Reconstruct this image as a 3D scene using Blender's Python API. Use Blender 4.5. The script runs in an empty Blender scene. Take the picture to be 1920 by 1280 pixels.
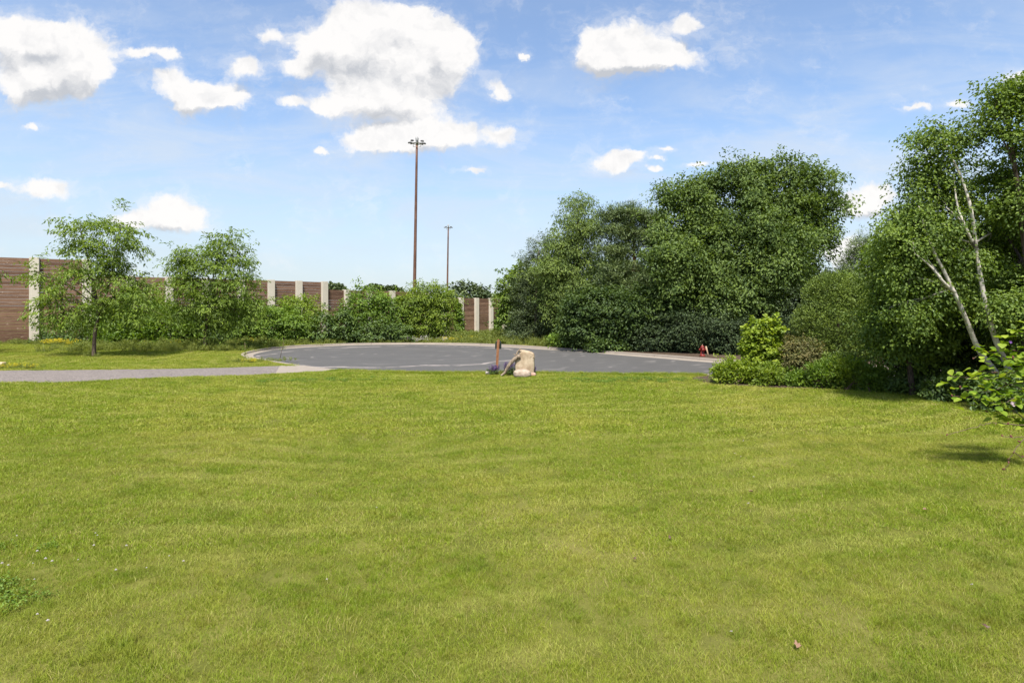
import bpy, math, random
import numpy as np
from mathutils import Vector, Matrix
from mathutils.geometry import delaunay_2d_cdt

S = bpy.context.scene
COL = S.collection
R = math.radians

# ------------------------------------------------------------------ camera
HC, FP, CX, HY = 2.7, 1100.0, 960.0, 578.0      # eye height, focal length in photo pixels, centre column, horizon row
cd = bpy.data.cameras.new('camera')
cam = bpy.data.objects.new('camera', cd)
COL.objects.link(cam)
cam.location = (0, 0, HC)
cam.rotation_euler = (R(90), 0, 0)
cd.sensor_width = 36
cd.lens = 36 * FP / 1920
cd.shift_y = -(640 - HY) / 1920
cd.clip_start, cd.clip_end = 0.1, 6000
S.camera = cam

# ------------------------------------------------------------------ exposure, sun, sky
S.view_settings.view_transform = 'Standard'
S.view_settings.look = 'None'
S.view_settings.gamma = 1
S.view_settings.use_curve_mapping = False
EXPO = 1.2
S.view_settings.exposure = EXPO
SUN_EL, SUN_AZ = 61.0, 186.0                    # azimuth clockwise from +Y
sx, sy, sz = (math.sin(R(SUN_AZ)) * math.cos(R(SUN_EL)), math.cos(R(SUN_AZ)) * math.cos(R(SUN_EL)), math.sin(R(SUN_EL)))
sl = bpy.data.lights.new('sun', 'SUN')
sl.energy = 4.2
sl.angle = R(8)
sl.color = (1.0, 0.955, 0.88)
sun = bpy.data.objects.new('sun', sl)
COL.objects.link(sun)
sun.rotation_euler = Vector((sx, sy, sz)).to_track_quat('Z', 'Y').to_euler()
sun.location = (20, -30, 60)


class NT:
    """a few helpers round a node tree"""
    def __init__(s, nt):
        s.nt = nt; s.n = nt.nodes; s.l = nt.links
    def put(s, sock, v):
        if isinstance(v, bpy.types.NodeSocket): s.l.new(v, sock)
        elif v is not None: sock.default_value = v
    def node(s, t, **kw):
        n = s.n.new(t)
        for k, v in kw.items(): setattr(n, k, v)
        return n
    def m(s, op, a, b=None, c=None, clamp=False):
        n = s.node('ShaderNodeMath', operation=op, use_clamp=clamp)
        for i, v in enumerate((a, b, c)):
            if v is not None: s.put(n.inputs[i], v)
        return n.outputs[0]
    def v(s, op, a, b=None, c=None, out=0):
        n = s.node('ShaderNodeVectorMath', operation=op)
        for i, x in enumerate((a, b, c)):
            if x is not None: s.put(n.inputs[i], x)
        return n.outputs[out]
    def step(s, x, a, b, ta=0.0, tb=1.0):
        n = s.node('ShaderNodeMapRange', interpolation_type='SMOOTHSTEP')
        for i, q in enumerate((x, a, b, ta, tb)): s.put(n.inputs[i], q)
        return n.outputs[0]
    def noise(s, vec, scale, detail=4, rough=0.55, dist=0.0, col=False):
        n = s.node('ShaderNodeTexNoise')
        s.put(n.inputs['Vector'], vec); n.inputs['Scale'].default_value = scale
        n.inputs['Detail'].default_value = detail; n.inputs['Roughness'].default_value = rough
        n.inputs['Distortion'].default_value = dist
        return n.outputs['Color' if col else 0]
    def mix(s, f, a, b, bt='MIX'):
        n = s.node('ShaderNodeMix', data_type='RGBA', blend_type=bt)
        s.put(n.inputs[0], f)
        s.put(n.inputs[6], a if isinstance(a, bpy.types.NodeSocket) else (*a, 1)[:4])
        s.put(n.inputs[7], b if isinstance(b, bpy.types.NodeSocket) else (*b, 1)[:4])
        return n.outputs[2]
    def comb(s, x, y, z):
        n = s.node('ShaderNodeCombineXYZ')
        for i, q in enumerate((x, y, z)): s.put(n.inputs[i], q)
        return n.outputs[0]


W = bpy.data.worlds.new('World')
S.world = W
W.use_nodes = True
W.node_tree.nodes.clear()
t = NT(W.node_tree)
sky = t.node('ShaderNodeTexSky', sky_type='NISHITA')
sky.sun_disc = False
sky.sun_elevation, sky.sun_rotation = R(SUN_EL), R(SUN_AZ)
sky.air_density, sky.dust_density, sky.ozone_density = 1.0, 0.8, 2.0
SKY = 0.098
tc = t.node('ShaderNodeTexCoord')
dirv = tc.outputs['Generated']
sep = t.node('ShaderNodeSeparateXYZ'); t.l.new(dirv, sep.inputs[0])
dx, dy, dz = sep.outputs
# cumulus in the part of the sky the camera faces: (azimuth tangent, elevation tangent) of each puff and its half sizes
PUFFS = [  # x, y, half width, half height, in photo pixels for measuring; turned into sky directions below
    (15, 60, 75, 55), (80, 90, 95, 62), (165, 112, 72, 62), (40, 160, 80, 60), (120, 150, 90, 50), (95, 65, 60, 30),
    (318, 102, 30, 15), (262, 96, 42, 15), (315, 152, 52, 40), (350, 190, 46, 40), (430, 186, 48, 26), (385, 172, 46, 28),
    (465, 126, 46, 25), (508, 66, 46, 27), (590, 85, 60, 40), (660, 45, 85, 70), (735, 70, 105, 80), (835, 62, 55, 42), (770, 35, 50, 30),
    (700, 135, 150, 85), (845, 115, 68, 65), (560, 128, 42, 20), (720, 195, 130, 50), (545, 192, 42, 18), (608, 203, 26, 14),
    (690, 265, 72, 28), (760, 262, 90, 30), (845, 248, 80, 32), (945, 256, 42, 30),
    (1120, 92, 62, 46), (1195, 72, 95, 46), (1290, 48, 34, 22), (1245, 112, 115, 34), (1180, 115, 118, 32),
    (1155, 303, 68, 26), (1190, 292, 40, 16), (1228, 318, 16, 9), (1250, 278, 30, 9), (1305, 312, 28, 10), (1238, 296, 14, 8),
    (1610, 380, 60, 36), (1650, 365, 50, 26), (1585, 470, 60, 36),
    (88, 352, 70, 26), (0, 346, 34, 13), (315, 395, 72, 36), (345, 420, 60, 30), (245, 415, 70, 28),
    (985, 110, 14, 10), (893, 316, 32, 9), (603, 284, 18, 9), (62, 243, 18, 11), (1905, 152, 40, 24), (1790, 198, 26, 12), (1715, 203, 40, 10), (935, 170, 26, 26),
]


def puff_group():
    g = bpy.data.node_groups.new('puff_field', 'ShaderNodeTree')
    g.interface.new_socket('P', in_out='INPUT', socket_type='NodeSocketVector')
    g.interface.new_socket('D', in_out='OUTPUT', socket_type='NodeSocketFloat')
    q = NT(g)
    gi, go = q.node('NodeGroupInput'), q.node('NodeGroupOutput')
    p = gi.outputs[0]
    best = None
    for (px, py, rx, ry) in PUFFS:
        u, w = (px - CX) / FP, (HY - py) / FP
        a, b = FP / rx, FP / ry
        d = q.v('MULTIPLY_ADD', p, (a, b, 0), (-u * a, -w * b, 0))
        r2 = q.v('DOT_PRODUCT', d, d, out=1)
        e = q.m('POWER', 2.718, q.m('MULTIPLY', r2, -1.6))
        best = e if best is None else q.m('ADD', best, e)
    n1 = q.noise(p, 9.0, 9, 0.62)
    n2 = q.noise(p, 34.0, 6, 0.6)
    f = q.m('MULTIPLY_ADD', q.m('SUBTRACT', n1, 0.5), 1.9, best)
    f = q.m('MULTIPLY_ADD', q.m('SUBTRACT', n2, 0.5), 0.55, f)
    q.l.new(f, go.inputs[0])
    return g


front = t.m('MAXIMUM', dy, 0.05)
P0 = t.comb(t.m('DIVIDE', dx, front), t.m('DIVIDE', dz, front), 0.0)
warp = t.v('SUBTRACT', t.noise(P0, 16.0, 5, 0.6, col=True), (0.5, 0.5, 0.5))
warp2 = t.v('SUBTRACT', t.noise(P0, 55.0, 4, 0.6, col=True), (0.5, 0.5, 0.5))
P = t.v('MULTIPLY_ADD', warp2, (0.020, 0.014, 0.0), t.v('MULTIPLY_ADD', warp, (0.060, 0.04, 0.0), P0))
grp = puff_group()
g1 = t.node('ShaderNodeGroup', node_tree=grp); t.l.new(P, g1.inputs[0])
g2 = t.node('ShaderNodeGroup', node_tree=grp); t.l.new(t.v('ADD', P, (0.006, 0.034, 0.0)), g2.inputs[0])
dens_front, shade_front = g1.outputs[0], g2.outputs[0]
# the rest of the sky goes on with cumulus of the same kind
q0 = t.m('ADD', t.m('MAXIMUM', dz, 0.0), 0.22)
PB = t.comb(t.m('DIVIDE', dx, q0), t.m('DIVIDE', dy, q0), 0.0)
nb = t.noise(PB, 1.15, 9, 0.56)
dens_back = t.m('MULTIPLY_ADD', t.m('SUBTRACT', nb, 0.56), 6.0, 0.5)
shade_back = t.m('MULTIPLY_ADD', t.m('SUBTRACT', t.noise(PB, 1.6, 4, 0.5), 0.5), 4.0, 0.6)
au = t.m('ABSOLUTE', t.m('DIVIDE', dx, front))
side = t.m('MAXIMUM', t.step(au, 0.9, 1.25), t.step(t.m('DIVIDE', dz, front), 0.56, 0.8))
dens = t.m('ADD', t.m('MULTIPLY', dens_front, t.m('SUBTRACT', 1.0, side)), t.m('MULTIPLY', dens_back, side))
shd = t.m('ADD', t.m('MULTIPLY', shade_front, t.m('SUBTRACT', 1.0, side)), t.m('MULTIPLY', shade_back, side))
alpha = t.step(dens, 0.27, 0.84)
wisp = t.m('MULTIPLY', t.step(dens, -0.12, 0.42), t.step(t.noise(t.v('MULTIPLY', P, (1.0, 1.8, 1.0)), 26.0, 6, 0.65), 0.36, 0.66))
alpha = t.m('MAXIMUM', alpha, t.m('MULTIPLY', wisp, 0.30))
alpha = t.m('MULTIPLY', alpha, t.step(dz, 0.0, 0.06))
grey = t.m('ADD', t.m('MULTIPLY', t.step(shd, 1.0, 2.6), 0.38), t.m('MULTIPLY', t.step(t.m('SUBTRACT', shd, dens), -0.05, 0.70), 0.75))
fine = t.m('SUBTRACT', t.noise(t.v('ADD', P, (0.006, 0.018, 0.0)), 15.0, 6, 0.6), t.noise(P, 15.0, 6, 0.6))
grey = t.m('MULTIPLY_ADD', fine, 1.5, t.m('ADD', grey, 0.0), clamp=True)
# colour values are what the cloud shows divided by SKY and the exposure
k = 1.0 / (SKY * 2 ** EXPO)
c_lit = tuple(x * k for x in (1.02, 1.0, 0.98))
c_shd = tuple(x * k for x in (0.58, 0.60, 0.64))
cloud = t.mix(grey, c_lit, c_shd)
# thin high veil in long streaks
pv = t.v('MULTIPLY', P0, (1.3, 5.5, 1.0))
veil = t.m('MULTIPLY', t.step(t.noise(pv, 2.2, 6, 0.6, 0.6), 0.36, 0.72), t.step(dz, 0.03, 0.14))
veil = t.m('MULTIPLY', veil, t.step(dz, 0.52, 0.20))
skyc = t.mix(1.0, sky.outputs[0], (0.86, 0.93, 0.99), 'MULTIPLY')
base = t.mix(t.m('ADD', t.m('MULTIPLY', veil, 0.5), 0.10), skyc, tuple(x * k for x in (0.78, 0.83, 0.89)))
base = t.mix(t.step(dz, 0.34, -0.02, 0.0, 0.78), base, tuple(x * k for x in (0.66, 0.735, 0.81)))
final = t.mix(t.m('MULTIPLY', alpha, 0.97), base, cloud)
bg = t.node('ShaderNodeBackground'); t.l.new(final, bg.inputs[0]); bg.inputs[1].default_value = SKY
wo = t.node('ShaderNodeOutputWorld'); t.l.new(bg.outputs[0], wo.inputs[0])

S.cycles.max_bounces = 7
S.cycles.diffuse_bounces = 5
S.cycles.glossy_bounces = 2
S.cycles.transmission_bounces = 4
S.cycles.transparent_max_bounces = 4
S.cycles.sample_clamp_indirect = 4


# ------------------------------------------------------------------ helpers
def rs(seed): return np.random.default_rng(seed)


def at(px, py, D):
    return np.array(((px - CX) / FP * D, D, HC + (HY - py) / FP * D))


def tag(o, label=None, cat=None, group=None, kind=None):
    if label: o['label'] = label
    if cat: o['category'] = cat
    if group: o['group'] = group
    if kind: o['kind'] = kind
    return o


def empty(name, loc, label=None, cat=None, group=None, kind=None):
    o = bpy.data.objects.new(name, None)
    o.location = loc
    o.empty_display_size = 0.3
    COL.objects.link(o)
    return tag(o, label, cat, group, kind)


def mesh(name, verts, faces, mat=None, tint=None, smooth=False):
    """faces: an (n,k) integer array, or a list of such arrays"""
    me = bpy.data.meshes.new(name)
    V = np.asarray(verts, dtype=np.float32)
    fl = faces if isinstance(faces, list) else [faces]
    fl = [np.asarray(f, dtype=np.int32) for f in fl if len(f)]
    me.vertices.add(len(V)); me.vertices.foreach_set('co', V.ravel())
    loops = np.concatenate([f.ravel() for f in fl])
    tot = np.concatenate([np.full(len(f), f.shape[1], np.int32) for f in fl])
    st = np.concatenate([[0], np.cumsum(tot)[:-1]]).astype(np.int32)
    me.loops.add(len(loops)); me.loops.foreach_set('vertex_index', loops)
    me.polygons.add(len(tot)); me.polygons.foreach_set('loop_start', st)
    me.polygons.foreach_set('loop_total', tot)
    me.polygons.foreach_set('use_smooth', np.full(len(tot), smooth))
    if tint is not None:
        a = me.attributes.new('tint', 'FLOAT', 'POINT')
        a.data.foreach_set('value', np.asarray(tint, np.float32))
    me.update(); me.validate()
    if mat: me.materials.append(mat)
    return me


def obj(name, me, parent=None, loc=None):
    o = bpy.data.objects.new(name, me)
    COL.objects.link(o)
    if parent: o.parent = parent
    if loc is not None: o.location = loc
    return o


def nrm(v):
    return v / np.maximum(np.linalg.norm(v, axis=-1, keepdims=True), 1e-9)


class Acc:
    """gathers vertices and faces"""
    def __init__(s): s.v, s.q, s.t, s.n, s.tint = [], [], [], 0, []
    def add(s, v, quads=None, tris=None, tint=None):
        v = np.asarray(v, float)
        if quads is not None and len(quads): s.q.append(np.asarray(quads) + s.n)
        if tris is not None and len(tris): s.t.append(np.asarray(tris) + s.n)
        s.v.append(v); s.n += len(v)
        s.tint.append(np.full(len(v), 0.5) if tint is None else np.broadcast_to(tint, (len(v),)))
    def tube(s, pts, rad, n=7, cap=True, tint=None):
        pts = np.asarray(pts, float); rad = np.broadcast_to(np.asarray(rad, float), (len(pts),))
        d = np.gradient(pts, axis=0); d = nrm(d)
        ref = np.array((0, 0, 1.0)) if abs(d[0][2]) < 0.9 else np.array((1.0, 0, 0))
        a = nrm(np.cross(d, ref)); b = np.cross(d, a)
        th = np.linspace(0, 2 * math.pi, n, endpoint=False)
        ring = (pts[:, None] + rad[:, None, None] * (np.cos(th)[None, :, None] * a[:, None] + np.sin(th)[None, :, None] * b[:, None])).reshape(-1, 3)
        i = np.arange(len(pts) - 1)[:, None] * n; j = np.arange(n)[None]
        jn = (j + 1) % n
        q = np.stack([i + j, i + jn, i + n + jn, i + n + j], -1).reshape(-1, 4)
        v = np.vstack([ring, pts[:1], pts[-1:]])
        m = len(ring)
        tr = []
        if cap:
            L = (len(pts) - 1) * n
            tr = [(m, (k + 1) % n, k) for k in range(n)] + [(m + 1, L + k, L + (k + 1) % n) for k in range(n)]
        s.add(v, q, tr, tint)
    def box(s, c, h, rot=0.0, tint=None):
        v = np.array([(x, y, z) for z in (-1, 1) for y in (-1, 1) for x in (-1, 1)], float) * np.asarray(h)
        ca, sa = math.cos(rot), math.sin(rot)
        v = np.stack([v[:, 0] * ca - v[:, 1] * sa, v[:, 0] * sa + v[:, 1] * ca, v[:, 2]], -1) + np.asarray(c)
        s.add(v, [(0, 2, 3, 1), (4, 5, 7, 6), (0, 1, 5, 4), (2, 6, 7, 3), (0, 4, 6, 2), (1, 3, 7, 5)], None, tint)
    def build(s, name, mat, smooth=False, origin=(0, 0, 0)):
        f = []
        if s.q: f.append(np.concatenate(s.q))
        if s.t: f.append(np.concatenate(s.t))
        return mesh(name, np.concatenate(s.v) - np.asarray(origin), f, mat, np.concatenate(s.tint), smooth)


def smooth01(x, a, b):
    q = np.clip((np.asarray(x, float) - a) / (b - a), 0, 1)
    return q * q * (3 - 2 * q)


# ------------------------------------------------------------------ materials
def new_mat(name):
    m = bpy.data.materials.new(name); m.use_nodes = True
    m.node_tree.nodes.clear()
    q = NT(m.node_tree)
    return m, q


def finish(q, col, rough=0.8, bump=None, bstr=0.3, bdist=0.02, spec=0.3, metal=0.0):
    p = q.node('ShaderNodeBsdfPrincipled')
    q.put(p.inputs['Base Color'], col if isinstance(col, bpy.types.NodeSocket) else (*col, 1))
    q.put(p.inputs['Roughness'], rough); p.inputs['Specular IOR Level'].default_value = spec
    p.inputs['Metallic'].default_value = metal
    if bump is not None:
        b = q.node('ShaderNodeBump'); b.inputs['Strength'].default_value = bstr; b.inputs['Distance'].default_value = bdist
        q.l.new(bump, b.inputs['Height']); q.l.new(b.outputs[0], p.inputs['Normal'])
    o = q.node('ShaderNodeOutputMaterial'); q.l.new(p.outputs[0], o.inputs[0])


def leaf_mat(name, dark, light, trans=0.35, gloss=0.02, tcol=None):
    m, q = new_mat(name)
    a = q.node('ShaderNodeAttribute', attribute_name='tint')
    c = q.mix(a.outputs['Fac'], dark, light)
    d = q.node('ShaderNodeBsdfDiffuse'); q.l.new(c, d.inputs[0])
    tr = q.node('ShaderNodeBsdfTranslucent')
    q.l.new(q.mix(1.0, c, tcol or (1.25, 1.25, 0.5), 'MULTIPLY'), tr.inputs[0])
    gl = q.node('ShaderNodeBsdfGlossy'); gl.inputs['Roughness'].default_value = 0.6
    gl.inputs[0].default_value = (0.9, 0.95, 1, 1)
    s1 = q.node('ShaderNodeMixShader'); s1.inputs[0].default_value = trans
    q.l.new(d.outputs[0], s1.inputs[1]); q.l.new(tr.outputs[0], s1.inputs[2])
    s2 = q.node('ShaderNodeMixShader'); s2.inputs[0].default_value = gloss
    q.l.new(s1.outputs[0], s2.inputs[1]); q.l.new(gl.outputs[0], s2.inputs[2])
    o = q.node('ShaderNodeOutputMaterial'); q.l.new(s2.outputs[0], o.inputs[0])
    return m


def pos(q): return q.node('ShaderNodeNewGeometry').outputs['Position']
def objc(q): return q.node('ShaderNodeTexCoord').outputs['Object']


M = {}
M['maple'] = leaf_mat('maple_leaf', (0.057, 0.100, 0.017), (0.172, 0.238, 0.041), 0.4)
M['birch'] = leaf_mat('birch_leaf', (0.068, 0.119, 0.013), (0.205, 0.283, 0.035), 0.42)
M['willow'] = leaf_mat('grey_green_leaf', (0.082, 0.129, 0.025), (0.221, 0.287, 0.059))
M['locust'] = leaf_mat('locust_leaf', (0.098, 0.157, 0.017), (0.242, 0.327, 0.041), 0.45)
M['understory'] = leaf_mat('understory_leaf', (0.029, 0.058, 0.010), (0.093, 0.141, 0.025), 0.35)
M['yew'] = leaf_mat('yew_spray', (0.025, 0.044, 0.014), (0.069, 0.098, 0.030), 0.12, 0.02)
M['pine'] = leaf_mat('pine_needle', (0.060, 0.096, 0.026), (0.187, 0.240, 0.064), 0.15, 0.04)
M['juniper'] = leaf_mat('juniper_spray', (0.040, 0.066, 0.018), (0.116, 0.149, 0.040), 0.15, 0.04)
M['cedar'] = leaf_mat('cedar_spray', (0.068, 0.109, 0.012), (0.186, 0.248, 0.027), 0.2, 0.03)
M['shrub'] = leaf_mat('shrub_leaf', (0.072, 0.133, 0.011), (0.202, 0.296, 0.032), 0.4)
M['shrub_dark'] = leaf_mat('dark_shrub_leaf', (0.045, 0.087, 0.010), (0.131, 0.196, 0.027), 0.35, 0.03)
M['shrub_bright'] = leaf_mat('bright_shrub_leaf', (0.109, 0.174, 0.012), (0.248, 0.318, 0.032), 0.42)
M['lime'] = leaf_mat('lime_leaf', (0.130, 0.200, 0.012), (0.300, 0.370, 0.030), 0.42)
M['russet'] = leaf_mat('russet_leaf', (0.077, 0.100, 0.021), (0.234, 0.190, 0.071), 0.3)
M['weed'] = leaf_mat('weed_leaf', (0.095, 0.135, 0.016), (0.250, 0.270, 0.055), 0.35)
M['twig_dead'] = leaf_mat('dead_twig', (0.07, 0.045, 0.03), (0.13, 0.09, 0.06), 0.0, 0.0)
M['hibiscus'] = leaf_mat('broad_leaf', (0.100, 0.185, 0.010), (0.300, 0.370, 0.040), 0.42, 0.012)
M['yellow_flower'] = leaf_mat('yellow_petal', (0.50, 0.42, 0.012), (0.66, 0.57, 0.04), 0.3, 0.02, (1, 1, 1))
M['white_flower'] = leaf_mat('white_petal', (0.45, 0.40, 0.38), (0.70, 0.66, 0.64), 0.3, 0.02, (1, 1, 1))
M['purple_flower'] = leaf_mat('purple_petal', (0.09, 0.035, 0.16), (0.20, 0.09, 0.30), 0.25, 0.02, (1, 1, 1))
M['pink_flower'] = leaf_mat('pale_pink_petal', (0.55, 0.38, 0.45), (0.75, 0.62, 0.66), 0.3, 0.02, (1, 1, 1))
M['brown_leaf'] = leaf_mat('brown_dead_leaf', (0.08, 0.042, 0.026), (0.22, 0.125, 0.078), 0.1, 0.03, (1, 1, 1))

m, q = new_mat('bark'); M['bark'] = m
c = objc(q); n = q.noise(q.v('MULTIPLY', c, (1, 1, 0.25)), 22, 6, 0.65)
finish(q, q.mix(q.step(n, 0.35, 0.7), (0.035, 0.026, 0.020), (0.13, 0.095, 0.072)), 0.9, n, 0.8, 0.02, 0.15)
m, q = new_mat('pine_bark'); M['pine_bark'] = m
c = objc(q); n = q.noise(q.v('MULTIPLY', c, (1, 1, 0.3)), 16, 6, 0.65)
finish(q, q.mix(q.step(n, 0.35, 0.7), (0.05, 0.028, 0.02), (0.21, 0.105, 0.06)), 0.9, n, 0.8, 0.02, 0.15)
m, q = new_mat('birch_bark'); M['birch_bark'] = m
c = objc(q); n = q.noise(q.v('MULTIPLY', c, (3, 3, 26)), 1.6, 5, 0.6)
n2 = q.noise(q.v('MULTIPLY', c, (2, 2, 5)), 1.8, 4, 0.6)
col = q.mix(q.step(n2, 0.4, 0.65), (0.40, 0.36, 0.31), (0.54, 0.50, 0.44))
col = q.mix(q.step(n, 0.60, 0.68), col, (0.06, 0.05, 0.045))
col = q.mix(q.step(q.noise(c, 2.6, 4, 0.6), 0.62, 0.68), col, (0.10, 0.085, 0.07))
finish(q, col, 0.7, n, 0.3, 0.01, 0.2)

m, q = new_mat('ground_turf'); M['ground'] = m
p = pos(q)
big = q.noise(p, 0.22, 5, 0.6); mid = q.noise(p, 1.7, 6, 0.62); fin = q.noise(p, 38, 5, 0.7)
col = q.mix(q.step(mid, 0.3, 0.72), (0.075, 0.085, 0.014), (0.135, 0.135, 0.030))
col = q.mix(q.step(big, 0.45, 0.7), col, (0.16, 0.145, 0.045))
col = q.mix(q.m('MULTIPLY', q.step(fin, 0.5, 0.75), 0.6), col, (0.050, 0.046, 0.016))
finish(q, col, 0.95, fin, 0.6, 0.03, 0.05)

# living grass blades: colour changes from blade to blade and drifts in broad patches and mowing streaks
m, q = new_mat('grass_blade'); M['grass'] = m
p = pos(q)
a = q.node('ShaderNodeAttribute', attribute_name='tint').outputs['Fac']
oi = q.node('ShaderNodeObjectInfo').outputs['Random']
big = q.noise(p, 0.20, 5, 0.6); mid = q.noise(p, 1.1, 5, 0.6)
streak = q.noise(q.v('MULTIPLY', p, (0.45, 1.0, 1)), 1.3, 4, 0.6, 0.8)
col = q.mix(a, (0.142, 0.210, 0.012), (0.280, 0.350, 0.030))
col = q.mix(q.m('MULTIPLY', q.step(streak, 0.42, 0.66), 0.45), col, (0.370, 0.375, 0.080))
col = q.mix(q.m('MULTIPLY', q.step(big, 0.44, 0.64), 0.65), col, (0.380, 0.365, 0.065))
col = q.mix(q.m('MULTIPLY', q.step(mid, 0.48, 0.68), 0.55), col, (0.088, 0.150, 0.008))
sm = q.noise(p, 5.5, 4, 0.65)
col = q.mix(q.m('MULTIPLY', q.step(sm, 0.50, 0.66), 0.6), col, (0.190, 0.170, 0.028))
col = q.mix(q.m('MULTIPLY', q.step(sm, 0.46, 0.34), 0.4), col, (0.085, 0.155, 0.008))
mow = q.m('ADD', q.v('LENGTH', q.v('SUBTRACT', p, (-5.0, 36.0, 0.0)), out=1), q.m('MULTIPLY', q.noise(p, 0.10, 2, 0.5), 5.0))
col = q.mix(q.m('MULTIPLY', q.m('MULTIPLY', q.step(q.m('SINE', q.m('MULTIPLY', mow, 6.5)), 0.0, 1.0), q.step(q.noise(p, 0.35, 4, 0.6), 0.42, 0.62)), 0.50), col, (0.44, 0.43, 0.12))
dry = q.m('MULTIPLY', q.step(a, 0.82, 0.90), q.step(mid, 0.62, 0.30, 0.45, 1.0))
col = q.mix(dry, col, (0.44, 0.35, 0.16))
col = q.mix(q.m('MULTIPLY', oi, 0.35), col, (0.155, 0.200, 0.014))
d = q.node('ShaderNodeBsdfDiffuse'); q.l.new(col, d.inputs[0])
tr = q.node('ShaderNodeBsdfTranslucent'); q.l.new(q.mix(1.0, col, (1.15, 1.15, 0.6), 'MULTIPLY'), tr.inputs[0])
gl = q.node('ShaderNodeBsdfGlossy'); gl.inputs['Roughness'].default_value = 0.45
s1 = q.node('ShaderNodeMixShader'); s1.inputs[0].default_value = 0.35
q.l.new(d.outputs[0], s1.inputs[1]); q.l.new(tr.outputs[0], s1.inputs[2])
s2 = q.node('ShaderNodeMixShader'); s2.inputs[0].default_value = 0.012
q.l.new(s1.outputs[0], s2.inputs[1]); q.l.new(gl.outputs[0], s2.inputs[2])
o = q.node('ShaderNodeOutputMaterial'); q.l.new(s2.outputs[0], o.inputs[0])

m, q = new_mat('asphalt'); M['asphalt'] = m
p = pos(q)
grain = q.noise(p, 60, 4, 0.7); mot = q.noise(p, 0.5, 6, 0.6)
rad = q.v('LENGTH', q.v('MULTIPLY', q.v('SUBTRACT', p, (-7.0, 36.0, 0)), (1, 1, 0)), out=1)
radn = q.m('MULTIPLY_ADD', q.noise(p, 0.35, 4, 0.5), 3.2, rad)
col = q.mix(mot, (0.056, 0.0535, 0.052), (0.084, 0.080, 0.076))
col = q.mix(q.m('MULTIPLY', q.step(grain, 0.5, 0.8), 0.4), col, (0.15, 0.148, 0.145))
w = q.m('SINE', q.m('MULTIPLY', radn, 5.0))
sc = q.m('MULTIPLY', q.step(w, 0.55, 1.0), q.step(q.noise(q.v('MULTIPLY', p, (0.22, 1.0, 1)), 0.9, 5, 0.65), 0.46, 0.76))
col = q.mix(q.m('MULTIPLY', sc, 0.5), col, (0.22, 0.20, 0.185))
b1 = q.m('MULTIPLY', q.step(q.m('ABSOLUTE', q.m('SUBTRACT', radn, 9.6)), 0.30, 0.08), q.step(q.noise(p, 0.9, 4, 0.6), 0.40, 0.55))
b1 = q.m('MULTIPLY', b1, q.step(q.node('ShaderNodeSeparateXYZ').outputs[0] if False else rad, 2.0, 4.0))
col = q.mix(q.m('MULTIPLY', b1, 0.8), col, (0.27, 0.235, 0.215))
finish(q, col, 0.85, grain, 0.25, 0.01, 0.25)

m, q = new_mat('path_asphalt'); M['path'] = m
p = pos(q)
grain = q.noise(p, 45, 5, 0.75); mot = q.noise(p, 1.2, 5, 0.6)
vor = q.node('ShaderNodeTexVoronoi'); vor.inputs['Scale'].default_value = 32; q.l.new(p, vor.inputs['Vector'])
col = q.mix(mot, (0.088, 0.076, 0.071), (0.160, 0.137, 0.124))
col = q.mix(q.m('MULTIPLY', q.step(vor.outputs['Color'], 0.3, 0.9), 0.5), col, (0.31, 0.265, 0.24))
col = q.mix(q.m('MULTIPLY', q.step(q.noise(p, 9, 5, 0.7), 0.52, 0.70), 0.55), col, (0.06, 0.052, 0.050))
col = q.mix(q.m('MULTIPLY', q.step(grain, 0.52, 0.75), 0.5), col, (0.07, 0.063, 0.062))
finish(q, col, 0.9, grain, 0.6, 0.015, 0.2)

m, q = new_mat('concrete'); M['concrete'] = m
p = pos(q)
mot = q.noise(p, 2.2, 6, 0.65); grain = q.noise(p, 50, 4, 0.7)
col = q.mix(mot, (0.175, 0.148, 0.122), (0.275, 0.235, 0.195))
col = q.mix(q.m('MULTIPLY', q.step(grain, 0.55, 0.8), 0.35), col, (0.17, 0.15, 0.13))
finish(q, col, 0.85, grain, 0.25, 0.01, 0.25)

m, q = new_mat('column_concrete'); M['column'] = m
c = objc(q)
vein = q.noise(q.v('MULTIPLY', c, (6, 6, 0.5)), 1.6, 5, 0.6); mot = q.noise(c, 1.4, 6, 0.65)
col = q.mix(mot, (0.40, 0.355, 0.285), (0.55, 0.500, 0.415))
col = q.mix(q.m('MULTIPLY', q.step(vein, 0.52, 0.72), 0.45), col, (0.31, 0.275, 0.22))
finish(q, col, 0.85, vein, 0.2, 0.02, 0.25)

m, q = new_mat('weathered_plank'); M['plank'] = m
c = objc(q); oi = q.node('ShaderNodeObjectInfo').outputs['Random']
a = q.node('ShaderNodeAttribute', attribute_name='tint').outputs['Fac']
rnd = q.m('FRACT', q.m('ADD', oi, a))
sh = q.v('ADD', q.v('MULTIPLY', pos(q), (0.9, 0.9, 11)), q.comb(q.m('MULTIPLY', rnd, 31.0), 0.0, q.m('MULTIPLY', rnd, 17.0)))
gr = q.noise(sh, 1.7, 7, 0.68)
col = q.mix(rnd, (0.092, 0.050, 0.032), (0.178, 0.104, 0.068))
col = q.mix(q.step(gr, 0.50, 0.74), col, (0.255, 0.178, 0.130))
col = q.mix(q.step(gr, 0.44, 0.30), col, (0.040, 0.024, 0.019))
kn = q.noise(q.v('MULTIPLY', pos(q), (1, 1, 2)), 2.6, 3, 0.5)
col = q.mix(q.m('MULTIPLY', q.step(kn, 0.68, 0.74), 0.7), col, (0.36, 0.27, 0.21))
finish(q, col, 0.9, gr, 0.5, 0.02, 0.15)


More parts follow.
